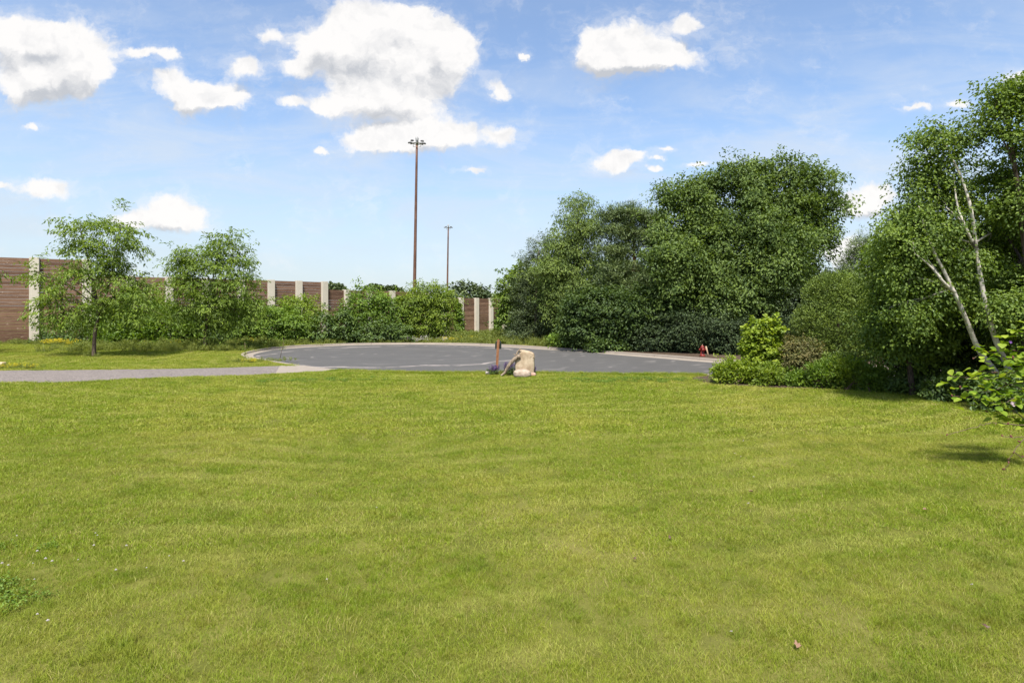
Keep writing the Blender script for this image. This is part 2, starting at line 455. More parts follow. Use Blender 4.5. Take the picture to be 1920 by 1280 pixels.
def simple(name, c1, c2, scale, rough=0.8, bstr=0.3, spec=0.3, metal=0.0, stretch=(1, 1, 1)):
    m, q = new_mat(name); c = objc(q)
    n = q.noise(q.v('MULTIPLY', c, stretch), scale, 6, 0.65)
    finish(q, q.mix(q.step(n, 0.3, 0.7), c1, c2), rough, n, bstr, 0.01, spec, metal)
    M[name] = m


simple('rust_steel', (0.085, 0.040, 0.026), (0.140, 0.070, 0.048), 0.7, 0.75)
simple('dark_metal', (0.06, 0.06, 0.062), (0.11, 0.11, 0.115), 3, 0.5)
simple('grey_metal', (0.22, 0.22, 0.22), (0.32, 0.32, 0.32), 3, 0.5)
simple('post_wood', (0.15, 0.062, 0.028), (0.28, 0.130, 0.062), 9, 0.8, 0.5, 0.2, 0, (4, 4, 0.6))
simple('box_paint', (0.012, 0.020, 0.016), (0.022, 0.032, 0.027), 6, 0.45)
simple('limestone', (0.245, 0.180, 0.115), (0.43, 0.35, 0.25), 3.2, 0.9, 0.9, 0.15)
simple('pale_rock', (0.235, 0.180, 0.135), (0.37, 0.30, 0.24), 6, 0.9, 0.9, 0.15)
simple('pink_rock', (0.30, 0.18, 0.135), (0.43, 0.28, 0.22), 8, 0.9, 0.8, 0.15)
simple('white_rock', (0.32, 0.28, 0.235), (0.45, 0.41, 0.36), 8, 0.9, 0.8, 0.15)
simple('driftwood', (0.085, 0.060, 0.042), (0.31, 0.245, 0.18), 7, 0.9, 0.8, 0.15, 0, (5, 5, 0.8))
simple('hydrant_red', (0.12, 0.011, 0.009), (0.19, 0.022, 0.014), 5, 0.45)
simple('pale_marker', (0.26, 0.18, 0.11), (0.36, 0.26, 0.17), 5, 0.7)
simple('tan_block', (0.55, 0.40, 0.25), (0.68, 0.52, 0.36), 4, 0.9)
simple('mulch', (0.034, 0.024, 0.016), (0.095, 0.068, 0.048), 9, 0.95, 1.0, 0.1)
simple('hill_green', (0.050, 0.085, 0.040), (0.085, 0.130, 0.060), 0.1, 0.95)
simple('bud_red', (0.075, 0.022, 0.016), (0.16, 0.055, 0.035), 40, 0.6)
simple('twig_brown', (0.075, 0.045, 0.032), (0.16, 0.105, 0.075), 20, 0.8)

# ------------------------------------------------------------------ plan of the cul-de-sac
def catmull(pts, n=14, closed=True):
    P = np.asarray(pts, float); N = len(P); out = []
    for i in range(N if closed else N - 1):
        if closed: a, b, c, d = (P[(i + j - 1) % N] for j in range(4))
        else: a, b, c, d = P[max(i - 1, 0)], P[i], P[i + 1], P[min(i + 2, N - 1)]
        for k in range(n):
            s = k / n
            out.append(0.5 * (2 * b + (c - a) * s + (2 * a - 5 * b + 4 * c - d) * s * s + (3 * b - a - 3 * c + d) * s ** 3))
    if not closed: out.append(P[-1])
    return np.array(out)


near_pts = [(-13.6, 31.6), (-11.2, 29.0), (-8.6, 26.9), (-5.8, 25.4), (-2.5, 24.5), (2.5, 24.1), (8.2, 23.7), (13.5, 21.9), (22, 18.4), (44, 12), (80, 2)]
far_pts = [(84, 12), (46, 21), (24, 25.6), (15.5, 27.6), (11.2, 30.4), (8.8, 33.3), (7.2, 35.2), (5.2, 37.8), (2.6, 40.4), (-0.6, 43.2), (-4.2, 45.4), (-8.0, 46.2), (-11.6, 45.5), (-14.6, 43.4), (-16.4, 40.4), (-16.4, 36.6), (-15.4, 33.8)]
OUT = catmull(near_pts + far_pts, 12)                 # kerb line, counter-clockwise seen from above
seg = np.roll(OUT, -1, 0) - OUT
tang = nrm(seg + np.roll(seg, 1, 0))
outn = np.stack([tang[:, 1], -tang[:, 0]], -1)         # outward normal


def inside(poly, X, Y):
    X = np.asarray(X, float); Y = np.asarray(Y, float)
    r = np.zeros(X.shape, bool)
    x1, y1 = poly[:, 0], poly[:, 1]; x2, y2 = np.roll(x1, -1), np.roll(y1, -1)
    for a, b, c, d in zip(x1, y1, x2, y2):
        if b == d: continue
        r ^= ((b > Y) != (d > Y)) & (X < (c - a) * (Y - b) / (d - b) + a)
    return r


def dist_line(poly, X, Y, closed=True):
    P = np.stack([np.ravel(X), np.ravel(Y)], -1)
    A = poly if closed else poly[:-1]
    B = np.roll(poly, -1, 0) if closed else poly[1:]
    best = np.full(len(P), 1e9)
    for a, b in zip(A, B):
        ab = b - a; L = max(ab @ ab, 1e-9)
        s = np.clip(((P - a) @ ab) / L, 0, 1)
        best = np.minimum(best, np.hypot(*(P - a - s[:, None] * ab).T))
    return best.reshape(np.shape(X))


path_top = catmull([(-60, 24.0), (-30, 24.7), (-21.8, 25.2), (-15.4, 25.9), (-11.9, 27.2), (-9.9, 27.9)], 8, False)
path_bot = catmull([(-7.4, 26.3), (-8.8, 25.3), (-10.5, 24.2), (-14.2, 22.4), (-18.0, 21.0), (-30, 19.6), (-60, 18.4)], 8, False)
PATH = np.vstack([path_top, path_bot])
AP = np.array((-8.4, 26.9))


def gz(x, y):
    x = np.asarray(x, float); y = np.asarray(y, float)
    z = 0.035 * np.sin(x * 0.31 + 1.0) * np.cos(y * 0.27) + 0.02 * np.sin(x * 0.9 + y * 0.6) * smooth01(y, 30, 20)
    z = z - 0.55 * smooth01(y, 48, 72) * smooth01(x, -26, -14)
    near = smooth01(y, 18, 22.5) * smooth01(y, 25.5, 24.2) * smooth01(x, -9.5, -5) * smooth01(x, 13, 8)
    z = z + 0.02 * near
    z = z - 0.085 * np.exp(-((x - AP[0]) ** 2 + (y - AP[1]) ** 2) / 2.6)
    return z


# ------------------------------------------------------------------ ground
def build_ground():
    r = rs(1)
    hole = OUT + outn * 0.15
    def grid(x0, x1, y0, y1, st):
        X, Y = np.meshgrid(np.arange(x0, x1, st), np.arange(y0, y1, st))
        X = X + r.uniform(-.2, .2, X.shape) * st; Y = Y + r.uniform(-.2, .2, Y.shape) * st
        return np.stack([X.ravel(), Y.ravel()], -1)
    a = grid(-32, 30, 1, 52, 0.75)
    b = grid(-90, 90, -30, 110, 4.0)
    b = b[~((b[:, 0] > -33) & (b[:, 0] < 31) & (b[:, 1] > 0) & (b[:, 1] < 53))]
    far = []
    for rad in (200, 420, 900, 2000, 4500):
        for th in np.linspace(0, 2 * math.pi, 48, endpoint=False): far.append((rad * math.cos(th) + 3.1, rad * math.sin(th) + 40))
    pts = np.vstack([a, b, far])
    keep = dist_line(hole, pts[:, 0], pts[:, 1]) > 0.25
    keep &= ~inside(hole, pts[:, 0], pts[:, 1])
    pts = pts[keep]
    n0 = len(hole)
    V = [Vector(p) for p in np.vstack([hole, pts])]
    E = [(i, (i + 1) % n0) for i in range(n0)]
    vo, eo, fo, *_ = delaunay_2d_cdt(V, E, [], 0, 1e-5)
    vo = np.array([tuple(v) for v in vo]); fo = np.array([f for f in fo if len(f) == 3])
    cen = vo[fo].mean(1)
    fo = fo[~inside(hole, cen[:, 0], cen[:, 1])]
    z = gz(vo[:, 0], vo[:, 1])
    o = obj('ground', mesh('ground', np.column_stack([vo, z]), fo, M['ground'], None, True))
    tag(o, kind='structure')


build_ground()


def sheet(name, poly, zf, mat, maxlen=1.2):
    """a flat-lying polygon cut into small triangles that follow the height function"""
    d = []
    P = np.asarray(poly)
    for a, b in zip(P, np.roll(P, -1, 0)):
        n = max(1, int(np.hypot(*(b - a)) / maxlen))
        for k in range(n): d.append(a + (b - a) * k / n)
    d = np.array(d); n0 = len(d)
    x0, y0 = d.min(0); x1, y1 = d.max(0)
    X, Y = np.meshgrid(np.arange(x0, x1, maxlen), np.arange(y0, y1, maxlen))
    g = np.stack([X.ravel(), Y.ravel()], -1)
    g = g[inside(d, g[:, 0], g[:, 1])]
    if len(g): g = g[dist_line(d, g[:, 0], g[:, 1]) > maxlen * 0.35]
    V = [Vector(p) for p in np.vstack([d, g])]
    vo, eo, fo, *_ = delaunay_2d_cdt(V, [(i, (i + 1) % n0) for i in range(n0)], [], 0, 1e-5)
    vo = np.array([tuple(v) for v in vo]); fo = np.array([f for f in fo if len(f) == 3])
    c = vo[fo].mean(1); fo = fo[inside(d, c[:, 0], c[:, 1])]
    return obj(name, mesh(name, np.column_stack([vo, zf(vo[:, 0], vo[:, 1])]), fo, mat, None, True))


RZ = -0.115
tag(sheet('road', OUT, lambda x, y: np.full(len(x), RZ), M['asphalt'], 2.0), kind='structure')
apron = np.array([(-10.9, 27.55), (-9.9, 27.95), (-8.75, 27.1), (-7.2, 26.4), (-7.3, 26.15), (-8.8, 25.25), (-9.9, 24.55)])
tag(sheet('path', PATH, lambda x, y: gz(x, y) + 0.012, M['path'], 0.8), 'worn grey asphalt footpath joining the cul-de-sac', kind='structure')
tag(sheet('path_apron', apron, lambda x, y: gz(x, y) + 0.019, M['concrete'], 0.5), kind='structure')

# kerb with gutter, cast in lengths with open joints
kerb = empty('kerb', (0, 0, 0), kind='structure')
sl_ = np.hypot(*seg.T); cum = np.concatenate([[0], np.cumsum(sl_)])


def kerb_at(s):
    s = s % cum[-1]
    i = min(np.searchsorted(cum, s, 'right') - 1, len(OUT) - 1)
    f = (s - cum[i]) / max(sl_[i], 1e-6)
    j = (i + 1) % len(OUT)
    p = OUT[i] * (1 - f) + OUT[j] * f
    nn = outn[i] * (1 - f) + outn[j] * f
    return p, nn / np.hypot(*nn)


def kerb_section(s0, s1):
    ss = np.linspace(s0, s1, 5)
    V = []
    for s in ss:
        p, nn = kerb_at(s)
        low = math.exp(-((p[0] - AP[0]) ** 2 + (p[1] - AP[1]) ** 2) / 2.2)
        top = 0.030 * (1 - low) + (-0.088) * low
        top += float(gz(*(p + nn * 0.2))) * (1 - low)
        prof = [(-0.50, RZ + 0.004), (-0.48, RZ + 0.012), (-0.035, RZ + 0.006), (0.0, RZ + 0.03), (0.02, top - 0.015), (0.05, top), (0.155, top), (0.175, top - 0.02), (0.18, RZ - 0.25), (-0.50, RZ - 0.25)]
        for (d, z) in prof: V.append((p[0] + nn[0] * d, p[1] + nn[1] * d, z))
    n = 10
    F = [(i * n + j, i * n + (j + 1) % n, (i + 1) * n + (j + 1) % n, (i + 1) * n + j) for i in range(4) for j in range(n)]
    me = mesh('kerb_section', V, [np.array(F), np.array([list(range(n - 1, -1, -1)), list(range(4 * n, 5 * n))])], M['concrete'])
    return obj('kerb_section', me, kerb)


s = 0.0
while s < cum[-1] - 1.0:
    p, _ = kerb_at(s + 1.5)
    if p[0] < 34: kerb_section(s, min(s + 2.985, cum[-1] - 0.01))
    s += 3.0

# bark mulch under the trees behind the far kerb
far_line = catmull(far_pts[2:9], 8, False)
fl_t = nrm(np.gradient(far_line, axis=0)); fl_n = np.stack([fl_t[:, 1], -fl_t[:, 0]], -1)
mul = np.vstack([far_line + fl_n * 0.17, (far_line + fl_n * 9)[::-1]])
tag(sheet('mulch_ground', mul, lambda x, y: gz(x, y) + 0.018, M['mulch'], 0.9), kind='structure')
bedp = np.array([(7.0, 22.6), (7.1, 21.0), (8.2, 20.2), (10.5, 19.4), (13.2, 18.3), (14.2, 16.6), (15.0, 14.5), (17, 13.6), (30, 12), (30, 15.0), (22, 18.0), (14, 21.2), (9, 23.7)])
tag(sheet('planting_bed_soil', catmull(bedp, 5), lambda x, y: gz(x, y) + 0.015, M['mulch'], 0.8), kind='structure')


# ------------------------------------------------------------------ foliage makers
def leaf_cloud(r, C, O, Sz, K, L, Wd, flat=0.35, droop=0.25, ldroop=0.35, jit=0.5, upn=1.0, tvar=0.16):
    """K leaves in a spray round each centre; returns vertices, quads and tint"""
    n = len(C) * K
    ix = np.repeat(np.arange(len(C)), K)
    A = nrm(O[ix]); A[:, 2] *= 0.75; A = nrm(A)
    up = np.array((0.02, 0.03, 1.0))
    B = nrm(np.cross(A, up)); N = np.cross(B, A)
    s = Sz[ix][:, None]
    a = r.uniform(-0.75, 1.0, (n, 1)); b = r.normal(0, 0.48, (n, 1)) * (1.15 - 0.6 * np.abs(a)); c = r.normal(0, 0.5, (n, 1)) * flat
    p = C[ix] + s * (A * a + B * b + N * c)
    p[:, 2:3] -= droop * s * (a * a * (a > 0) + 0.6 * b * b)
    d = A * 0.55 + B * np.sign(b) * 0.6 + r.normal(0, jit, (n, 3)); d[:, 2] -= ldroop
    d = nrm(d)
    m = nrm(up * upn + A * 0.45 + r.normal(0, 0.42, (n, 3)))
    sd = nrm(np.cross(d, m)); m = np.cross(sd, d)
    l = L * r.uniform(0.65, 1.3, (n, 1)); w = Wd * r.uniform(0.75, 1.25, (n, 1)) * 0.5
    v = np.empty((n, 4, 3))
    v[:, 0] = p
    v[:, 1] = p + d * l * 0.5 + sd * w + m * w * 0.35
    v[:, 2] = p + d * l - m * l * 0.12
    v[:, 3] = p + d * l * 0.5 - sd * w + m * w * 0.35
    q = np.arange(n * 4).reshape(n, 4)
    st = np.clip(r.normal(0.45, 0.22, len(C)), 0, 1)
    tint = np.clip(st[ix] + r.normal(0, tvar, n), 0, 1)
    return v.reshape(-1, 3), q, np.repeat(tint, 4)


def lobe_points(r, lobes, n, shell=0.6, cull=0.6, bottom=0.0, clump=1, crad=0.5, wo=0.36, outl=0.11):
    if clump > 1:                                   # sprays gather on boughs, with gaps between the boughs
        P, O, I = lobe_points(r, lobes, max(4, n // clump), shell, cull, bottom, 1, 0.5, wo, outl)
        P, O, I = (np.repeat(a, clump, 0) for a in (P, O, I))
        g = r.normal(0, 1, P.shape) * crad * (1, 1, 0.75)
        g[:, 2] -= 0.25 * np.hypot(g[:, 0], g[:, 1])
        return P + g, nrm(O + 0.7 * nrm(g) + 1e-3), I
    """points in the outer part of a union of ellipsoids, with an uneven surface"""
    L = np.asarray(lobes, float); c, R3 = L[:, :3], L[:, 3:6]
    ar = (R3[:, 0] * R3[:, 1] + R3[:, 1] * R3[:, 2] + R3[:, 0] * R3[:, 2]); ar = ar ** 0.9
    P, O, I = [], [], []
    ph = r.uniform(0, 6.28, (len(L), 6)); fr = r.uniform(2.0, 5.5, (len(L), 3, 3))
    got = 0
    while got < n:
        i = r.choice(len(L), n, p=ar / ar.sum())
        d = nrm(r.normal(0, 1, (n, 3)))
        wob = sum(np.sin((d * fr[i, k]).sum(1) + ph[i, k]) for k in range(3)) / 3
        rad = (shell + (1 - shell) * r.uniform(0, 1, n) ** 0.6) * (1 + wo * wob) * np.where(r.uniform(0, 1, n) < outl, r.uniform(1.1, 1.45, n), 1.0)
        p = c[i] + d * rad[:, None] * R3[i]
        ok = np.ones(n, bool)
        for k in range(len(L)):
            dn = np.linalg.norm((p - c[k]) / R3[k], axis=1)
            ok &= (i == k) | (dn > cull)
        ok &= (d[:, 2] > -0.75) | (r.uniform(0, 1, n) > bottom)
        P.append(p[ok]); O.append(nrm(d[ok] / R3[i][ok])); I.append(i[ok]); got += ok.sum()
        if not ok.any(): break
    return np.concatenate(P)[:n], np.concatenate(O)[:n], np.concatenate(I)[:n]


def sublobes(r, lw, n, f=0.46):
    out = []
    for (x, y, z, a, b, c) in lw:
        out.append((x, y, z, a * 0.6, b * 0.6, c * 0.6))
        for k in range(n):
            d = nrm(r.normal(0, 1, 3)); d[2] = abs(d[2]) * 0.9 if r.uniform() < 0.65 else d[2]
            q = 0.74 * r.uniform(0.85, 1.15); g = f * r.uniform(0.7, 1.25)
            out.append((x + d[0] * a * q, y + d[1] * b * q, z + d[2] * c * q, a * g, b * g, c * g * 0.85))
    return out


def px_lobes(lobes, D):
    out = []
    for l in lobes:
        px, py, rx, ry = l[:4]; dd = l[4] if len(l) > 4 else 0.0
        k = (D + dd) / FP
        rd = l[5] if len(l) > 5 else 0.5 * (rx + ry) * k
        out.append((*at(px, py, D + dd), rx * k, rd, ry * k))
    return out


def bend(a, b, r, n=6, sag=0.12):
    a = np.asarray(a); b = np.asarray(b)
    s = np.linspace(0, 1, n)[:, None]
    L = np.linalg.norm(b - a)
    off = r.normal(0, 1, 3) * sag * L * 0.5
    return a + (b - a) * s + np.sin(s * math.pi) * off + np.array((0, 0, 1)) * np.sin(s * math.pi) * L * 0.08


def tree(name, label, cat, D, base_px, trunk, r0, lobes, sprays, K, ssize, L, Wd, leaf, bark='bark', group=None, seed=0,
         shell=0.6, cull=0.6, limbs=True, twigs=5, kw=None, trunks=None, lim_r=0.28, r1=0.25, crown_name='crown', bottom=0.0, skip=(), clump=1, crad=0.5, sub=0, wo=0.36, outl=0.11):
    r = rs(seed + 17)
    bx, by = (base_px - CX) / FP * D, D
    org = np.array((bx, by, float(gz(bx, by))))
    root = empty(name, org, label, cat, group)
    lw = px_lobes(lobes, D)
    if sub:
        C, O, I = lobe_points(r, sublobes(r, lw, sub), sprays, shell, cull, bottom, clump, crad, wo, outl)
        I = np.argmin(np.stack([np.linalg.norm(C - np.array(l[:3]), axis=1) for l in lw]), 0)
    else: C, O, I = lobe_points(r, lw, sprays, shell, cull, bottom, clump, crad, wo, outl)
    tl = trunks or ([trunk] if trunk else [])
    tw = []
    for ti, tr in enumerate(tl):
        pts = [at(x[0], x[1], D + (x[2] if len(x) > 2 else 0.0)) for x in tr]
        if pts[0][2] < 0.8: pts[0][2] = float(gz(pts[0][0], pts[0][1])) - 0.12
        pts = catmull(np.array(pts), 5, False)
        n = len(pts)
        rad = r0 * (1 - (1 - r1) * np.linspace(0, 1, n) ** 0.9)
        if pts[0][2] < 0.5: rad[:2] *= (1.35, 1.12)
        else: rad *= 0.62
        rad *= 1 + r.normal(0, 0.03, n)
        a = Acc(); a.tube(pts, rad, 9)
        obj('trunk', a.build('trunk', M[bark], True, org), root)
        tw.append((pts, rad))
    if limbs and tw:
        for k, l in enumerate(lw):
            if k in skip: continue
            c = np.array(l[:3]); best = None
            for pts, rad in tw:
                z0 = max(pts[2][2], c[2] - 0.75 * math.hypot(c[0] - pts[0][0], c[1] - pts[0][1]) - 0.2)
                j = int(np.argmin(np.abs(pts[:, 2] - z0) + 0.15 * np.linalg.norm(pts - c, axis=1)))
                dd = np.linalg.norm(pts[j] - c)
                if best is None or dd < best[0]: best = (dd, pts[j], rad[j])
            a = Acc()
            ctr = bend(best[1], c, r)
            rl = max(0.012, min(best[2] * 0.6, lim_r * best[2] + 0.012 * best[0]))
            a.tube(ctr, np.linspace(rl, rl * 0.4, len(ctr)), 6)
            mine = np.where(I == k)[0]
            if len(mine):
                for j in r.choice(mine, min(twigs, len(mine)), replace=False):
                    s0 = ctr[r.integers(2, len(ctr))]
                    b = bend(s0, C[j], r, 5)
                    a.tube(b, np.linspace(rl * 0.38, rl * 0.12, 5), 4)
            obj('limb', a.build('limb', M[bark], True, org), root)
    v, q, t_ = leaf_cloud(r, C, O, r.uniform(0.7, 1.3, len(C)) * ssize, K, L, Wd, **(kw or {}))
    obj(crown_name, mesh(crown_name, v - org, q, M[leaf], t_), root)
    return root


def shrub(name, label, D, lobes, sprays, K, ssize, L, Wd, leaf, cat='shrub', group=None, seed=0, stems=6, base_px=None, spread=0.35, kw=None, shell=0.55, bark='bark', cull=0.6):
    r = rs(seed + 91)
    lw = px_lobes(lobes, D)
    bp = base_px if base_px is not None else np.mean([l[0] for l in lobes])
    bx, by = (bp - CX) / FP * D, D
    org = np.array((bx, by, float(gz(bx, by))))
    root = empty(name, org, label, cat, group)
    C, O, I = lobe_points(r, lw, sprays, shell, cull)
    C[:, 2] = np.maximum(C[:, 2], gz(C[:, 0], C[:, 1]) + 0.06)
    for k in range(stems):
        j = r.integers(len(C))
        a = Acc()
        s0 = org + np.array((r.uniform(-spread, spread), r.uniform(-spread, spread), -0.08))
        b = bend(s0, C[j] * 0.9 + org * 0.1, r, 6)
        a.tube(b, np.linspace(0.028, 0.008, 6), 5)
        for e in range(3):
            j2 = r.integers(len(C))
            if np.linalg.norm(C[j2] - b[3]) < 2.2: a.tube(bend(b[3], C[j2], r, 4), np.linspace(0.012, 0.005, 4), 4)
        obj('stem', a.build('stem', M[bark], True, org), root)
    v, q, t_ = leaf_cloud(r, C, O, r.uniform(0.7, 1.3, len(C)) * ssize, K, L, Wd, **(kw or {}))
    obj('foliage', mesh('foliage', v - org, q, M[leaf], t_), root)
    return root


# ------------------------------------------------------------------ noise wall
wall_px = [(-310, 40.6), (-180, 42.4), (-50, 44.2), (65, 46), (163, 47.75), (245, 49.5), (317, 51.25), (385, 53), (452, 54.75), (508, 56.5), (560, 58.25), (608, 60),
           (650, 62.2), (692, 64.4), (735, 66.6), (770, 68.8), (801, 71), (832, 73.2), (864, 75.4), (893, 77.6), (920, 79.8), (945, 82), (968, 84.2), (990, 86.4), (1010, 88.6)]
wp = np.array([((a - CX) / FP * d, d) for a, d in wall_px])


def wall_top(i):   # height of the panel that starts at column i
    return 6.62 if i < 4 else (5.38 if i < 11 else (4.62 if i < 16 else 4.02))


def build_wall():
    r = rs(5)
    o0 = np.array((wp[3][0], wp[3][1], 0))
    root = empty('noise_wall', o0, 'long brown plank noise wall with pale concrete columns, stepping lower away from the path', 'wall')
    boxes = []
    for vnt in range(4):
        a = Acc()
        a.box((0, 0, 0), (0.5, 0.5, 0.5), 0.0, 0.15 + 0.22 * vnt)
        me = a.build('plank', M['plank']); co = np.array([v.co[:] for v in me.vertices])
        boxes.append(me)
    rest = Acc(); n_pl = 0
    jobs = []
    for i in range(len(wp) - 1):
        jobs.append((0.0 if 2 <= i <= 22 else 1.0, i))
    for _, i in sorted(jobs):
        a, b = wp[i], wp[i + 1]
        d = b - a; L = np.hypot(*d); ang = math.atan2(d[1], d[0])
        zb = min(float(gz(*a)), float(gz(*b))) - 0.3
        zt = wall_top(i)
        h = 0.262; n = int((zt - zb) / h); h = (zt - zb) / n
        c = (a + b) / 2; nn = np.array((-d[1], d[0])) / L       # away from the lawn
        for k in range(n):
            z = zb + (k + 0.5) * h
            off = 0.12 + r.normal(0, 0.007)
            th = 0.10
            hh = h - r.uniform(0.007, 0.016)
            ctr = (c[0] + nn[0] * off, c[1] + nn[1] * off, z)
            if n_pl < 300 and z > 0.0:
                o = bpy.data.objects.new('plank', boxes[r.integers(4)])
                COL.objects.link(o); o.parent = root
                o.location = np.array(ctr) - o0
                o.rotation_euler = (0, r.normal(0, 0.0016), ang)
                o.scale = (L - 0.50, th, hh)
                n_pl += 1
            else:
                rest.box(ctr, ((L - 0.50) / 2, th / 2, hh / 2), ang, r.uniform(0, 1))
    o = obj('planking', rest.build('planking', M['plank'], False, o0), root); o['kind'] = 'stuff'
    for i in range(len(wp)):
        a = wp[max(i - 1, 0)]; b = wp[min(i + 1, len(wp) - 1)]
        ang = math.atan2(*(b - a)[::-1])
        zt = max(wall_top(i), wall_top(i - 1) if i else 0) + 0.06
        zb = float(gz(*wp[i])) - 0.4
        # column of rounded-corner section, a little wider at its foot
        w, dp, ch = 0.31, 0.25, 0.018
        prof = [(-w, -dp + ch), (-w + ch, -dp), (w - ch, -dp), (w, -dp + ch), (w, dp), (-w, dp)]
        V = []
        for z in (zb, zt - 0.03, zt):
            k = 0.985 if z == zt else 1.0
            for (x, y) in prof:
                X, Y = x * k, y * k
                V.append((wp[i][0] + X * math.cos(ang) - Y * math.sin(ang), wp[i][1] + X * math.sin(ang) + Y * math.cos(ang), z))
        V = np.array(V); n = 6
        F = [(l * n + j, l * n + (j + 1) % n, (l + 1) * n + (j + 1) % n, (l + 1) * n + j) for l in range(2) for j in range(n)]
        co = np.array((wp[i][0], wp[i][1], 0))
        me = mesh('column', V - co, [np.array(F), np.array([[12, 13, 14, 15, 16, 17]])], M['column'])
        oc = obj('column', me, root, co - o0)


build_wall()


# ------------------------------------------------------------------ high-mast lights
def mast(D, px, py_top, lean, r0, r1, label):
    bx = (px - CX) / FP * D
    org = np.array((bx, D, 0.0))
    root = empty('high_mast_light', org, label, 'light pole', 'tall motorway lights beyond the noise wall')
    top = HC + (HY - py_top) / FP * D
    a = Acc()
    zz = np.linspace(-0.3, top - 0.6, 9)
    pts = np.column_stack([bx + lean * zz / top, np.full(9, D), zz])
    a.tube(pts, np.linspace(r0, r1, 9), 12)
    obj('pole', a.build('pole', M['rust_steel'], True, org), root)
    cx = bx + lean; c = np.array((cx, D, top - 0.9))
    a = Acc()
    th = np.linspace(0, 2 * math.pi, 17)
    a.tube(np.column_stack([c[0] + 0.6 * np.cos(th), c[1] + 0.6 * np.sin(th), np.full(17, c[2] - 0.3)]), 0.06, 6)
    for k in range(4):
        an = k * math.pi / 2 + 0.4
        a.tube([c + (0.15 * math.cos(an), 0.15 * math.sin(an), -0.3), c + (0.85 * math.cos(an), 0.85 * math.sin(an), -0.25)], 0.06, 5)
    for sg in (-1, 1): a.tube([c + (sg * 0.6, 0, -0.3), c + (sg * 0.6, 0, -0.8), c + (sg * 0.25, 0, -0.85)], 0.04, 5)
    obj('ring_frame', a.build('ring_frame', M['grey_metal'], True, org), root)
    a = Acc()
    a.tube([c + (0, 0, -0.6), c + (0, 0, 0.15), c + (0, 0, 0.5), c + (-0.1, 0, 0.85)], (r1 * 1.1, 0.22, 0.28, 0.08), 10)
    obj('head_cap', a.build('head_cap', M['grey_metal'], True, org), root)
    me = None
    for k in range(8):
        an = k * math.pi / 4 + 0.2
        if me is None:
            a = Acc()
            a.tube([(0, 0, 0.05), (0.25, 0, 0.12), (0.75, 0, 0.10), (1.0, 0, -0.02)], (0.09, 0.20, 0.24, 0.12), 8)
            a.box((0.62, 0, -0.08), (0.30, 0.20, 0.05))
            me = a.build('floodlight', M['dark_metal'], True)
        o = obj('floodlight', me, root)
        o.location = c + np.array((0.75 * math.cos(an), 0.75 * math.sin(an), -0.22 + 0.14 * (k % 2))) - org
        o.rotation_euler = (0, 0.12, an); o.scale = (0.66, 0.62, 0.6)
    return root


mast(93, 776, 255, 0.5, 0.29, 0.17, 'taller rust brown light mast with a ring of floodlights, above the bushy tree')
mast(188, 838, 420, 0.45, 0.33, 0.20, 'smaller more distant light mast with a ring of floodlights')

# ------------------------------------------------------------------ far woods, hill and trees beyond the wall
def build_hill():
    r = rs(31)
    D = 420
    xs = np.linspace(-70, 190, 70); ys = np.linspace(330, 640, 40)
    X, Y = np.meshgrid(xs, ys)
    Z = 23 * np.exp(-((X - 45) / 70) ** 2 - ((Y - 470) / 90) ** 2) - 3.5
    V = np.column_stack([X.ravel(), Y.ravel(), Z.ravel()])
    nx = 70
    F = [(j * nx + i, j * nx + i + 1, (j + 1) * nx + i + 1, (j + 1) * nx + i) for j in range(39) for i in range(69)]
    tag(obj('hill', mesh('hill', V, np.array(F), M['hill_green'], None, True)), kind='structure')
    n = 5200
    P = np.column_stack([r.uniform(-65, 150, n), r.uniform(345, 520, n), np.zeros(n)])
    P[:, 2] = 23 * np.exp(-((P[:, 0] - 45) / 70) ** 2 - ((P[:, 1] - 470) / 90) ** 2) - 3.5
    P = P[P[:, 2] > -0.5]; P[:, 2] += r.uniform(1, 6, len(P))
    O = nrm(r.normal(0, 1, P.shape) + (0, -0.4, 0.6))
    v, q, t_ = leaf_cloud(r, P, O, np.full(len(P), 2.0), 7, 2.0, 1.5, 0.8)
    tag(obj('hillside_woods', mesh('hillside_woods', v, q, M['willow'], t_)), 'hazy wooded hillside on the skyline beyond the wall', kind='stuff')


build_hill()
DT = 150
far_specs = [
    ('dark rounded tree peeping over the wall right of the second mast', 878, [(878, 552, 34, 20), (860, 560, 22, 16), (900, 558, 20, 16)]),
    ('small treetop just visible over the wall left of the big bushy shrub', 708, [(700, 546, 13, 10), (716, 548, 14, 9)]),
    ('low treetop over the wall where it steps down', 628, [(624, 543, 14, 8), (638, 546, 8, 6)]),
    ('small dark treetop over the wall beside the tall mast', 738, [(736, 547, 7, 7), (745, 552, 7, 6)]),
]
for i, (lb, bpx, lb_l) in enumerate(far_specs):
    tree('distant_tree', lb, 'tree', DT, bpx, [(bpx, 590), (bpx, 565), (bpx, 555)], 0.35, lb_l, 420, 12, 0.9, 0.7, 0.5, 'juniper', group='treetops beyond the noise wall', seed=300 + i, limbs=False)

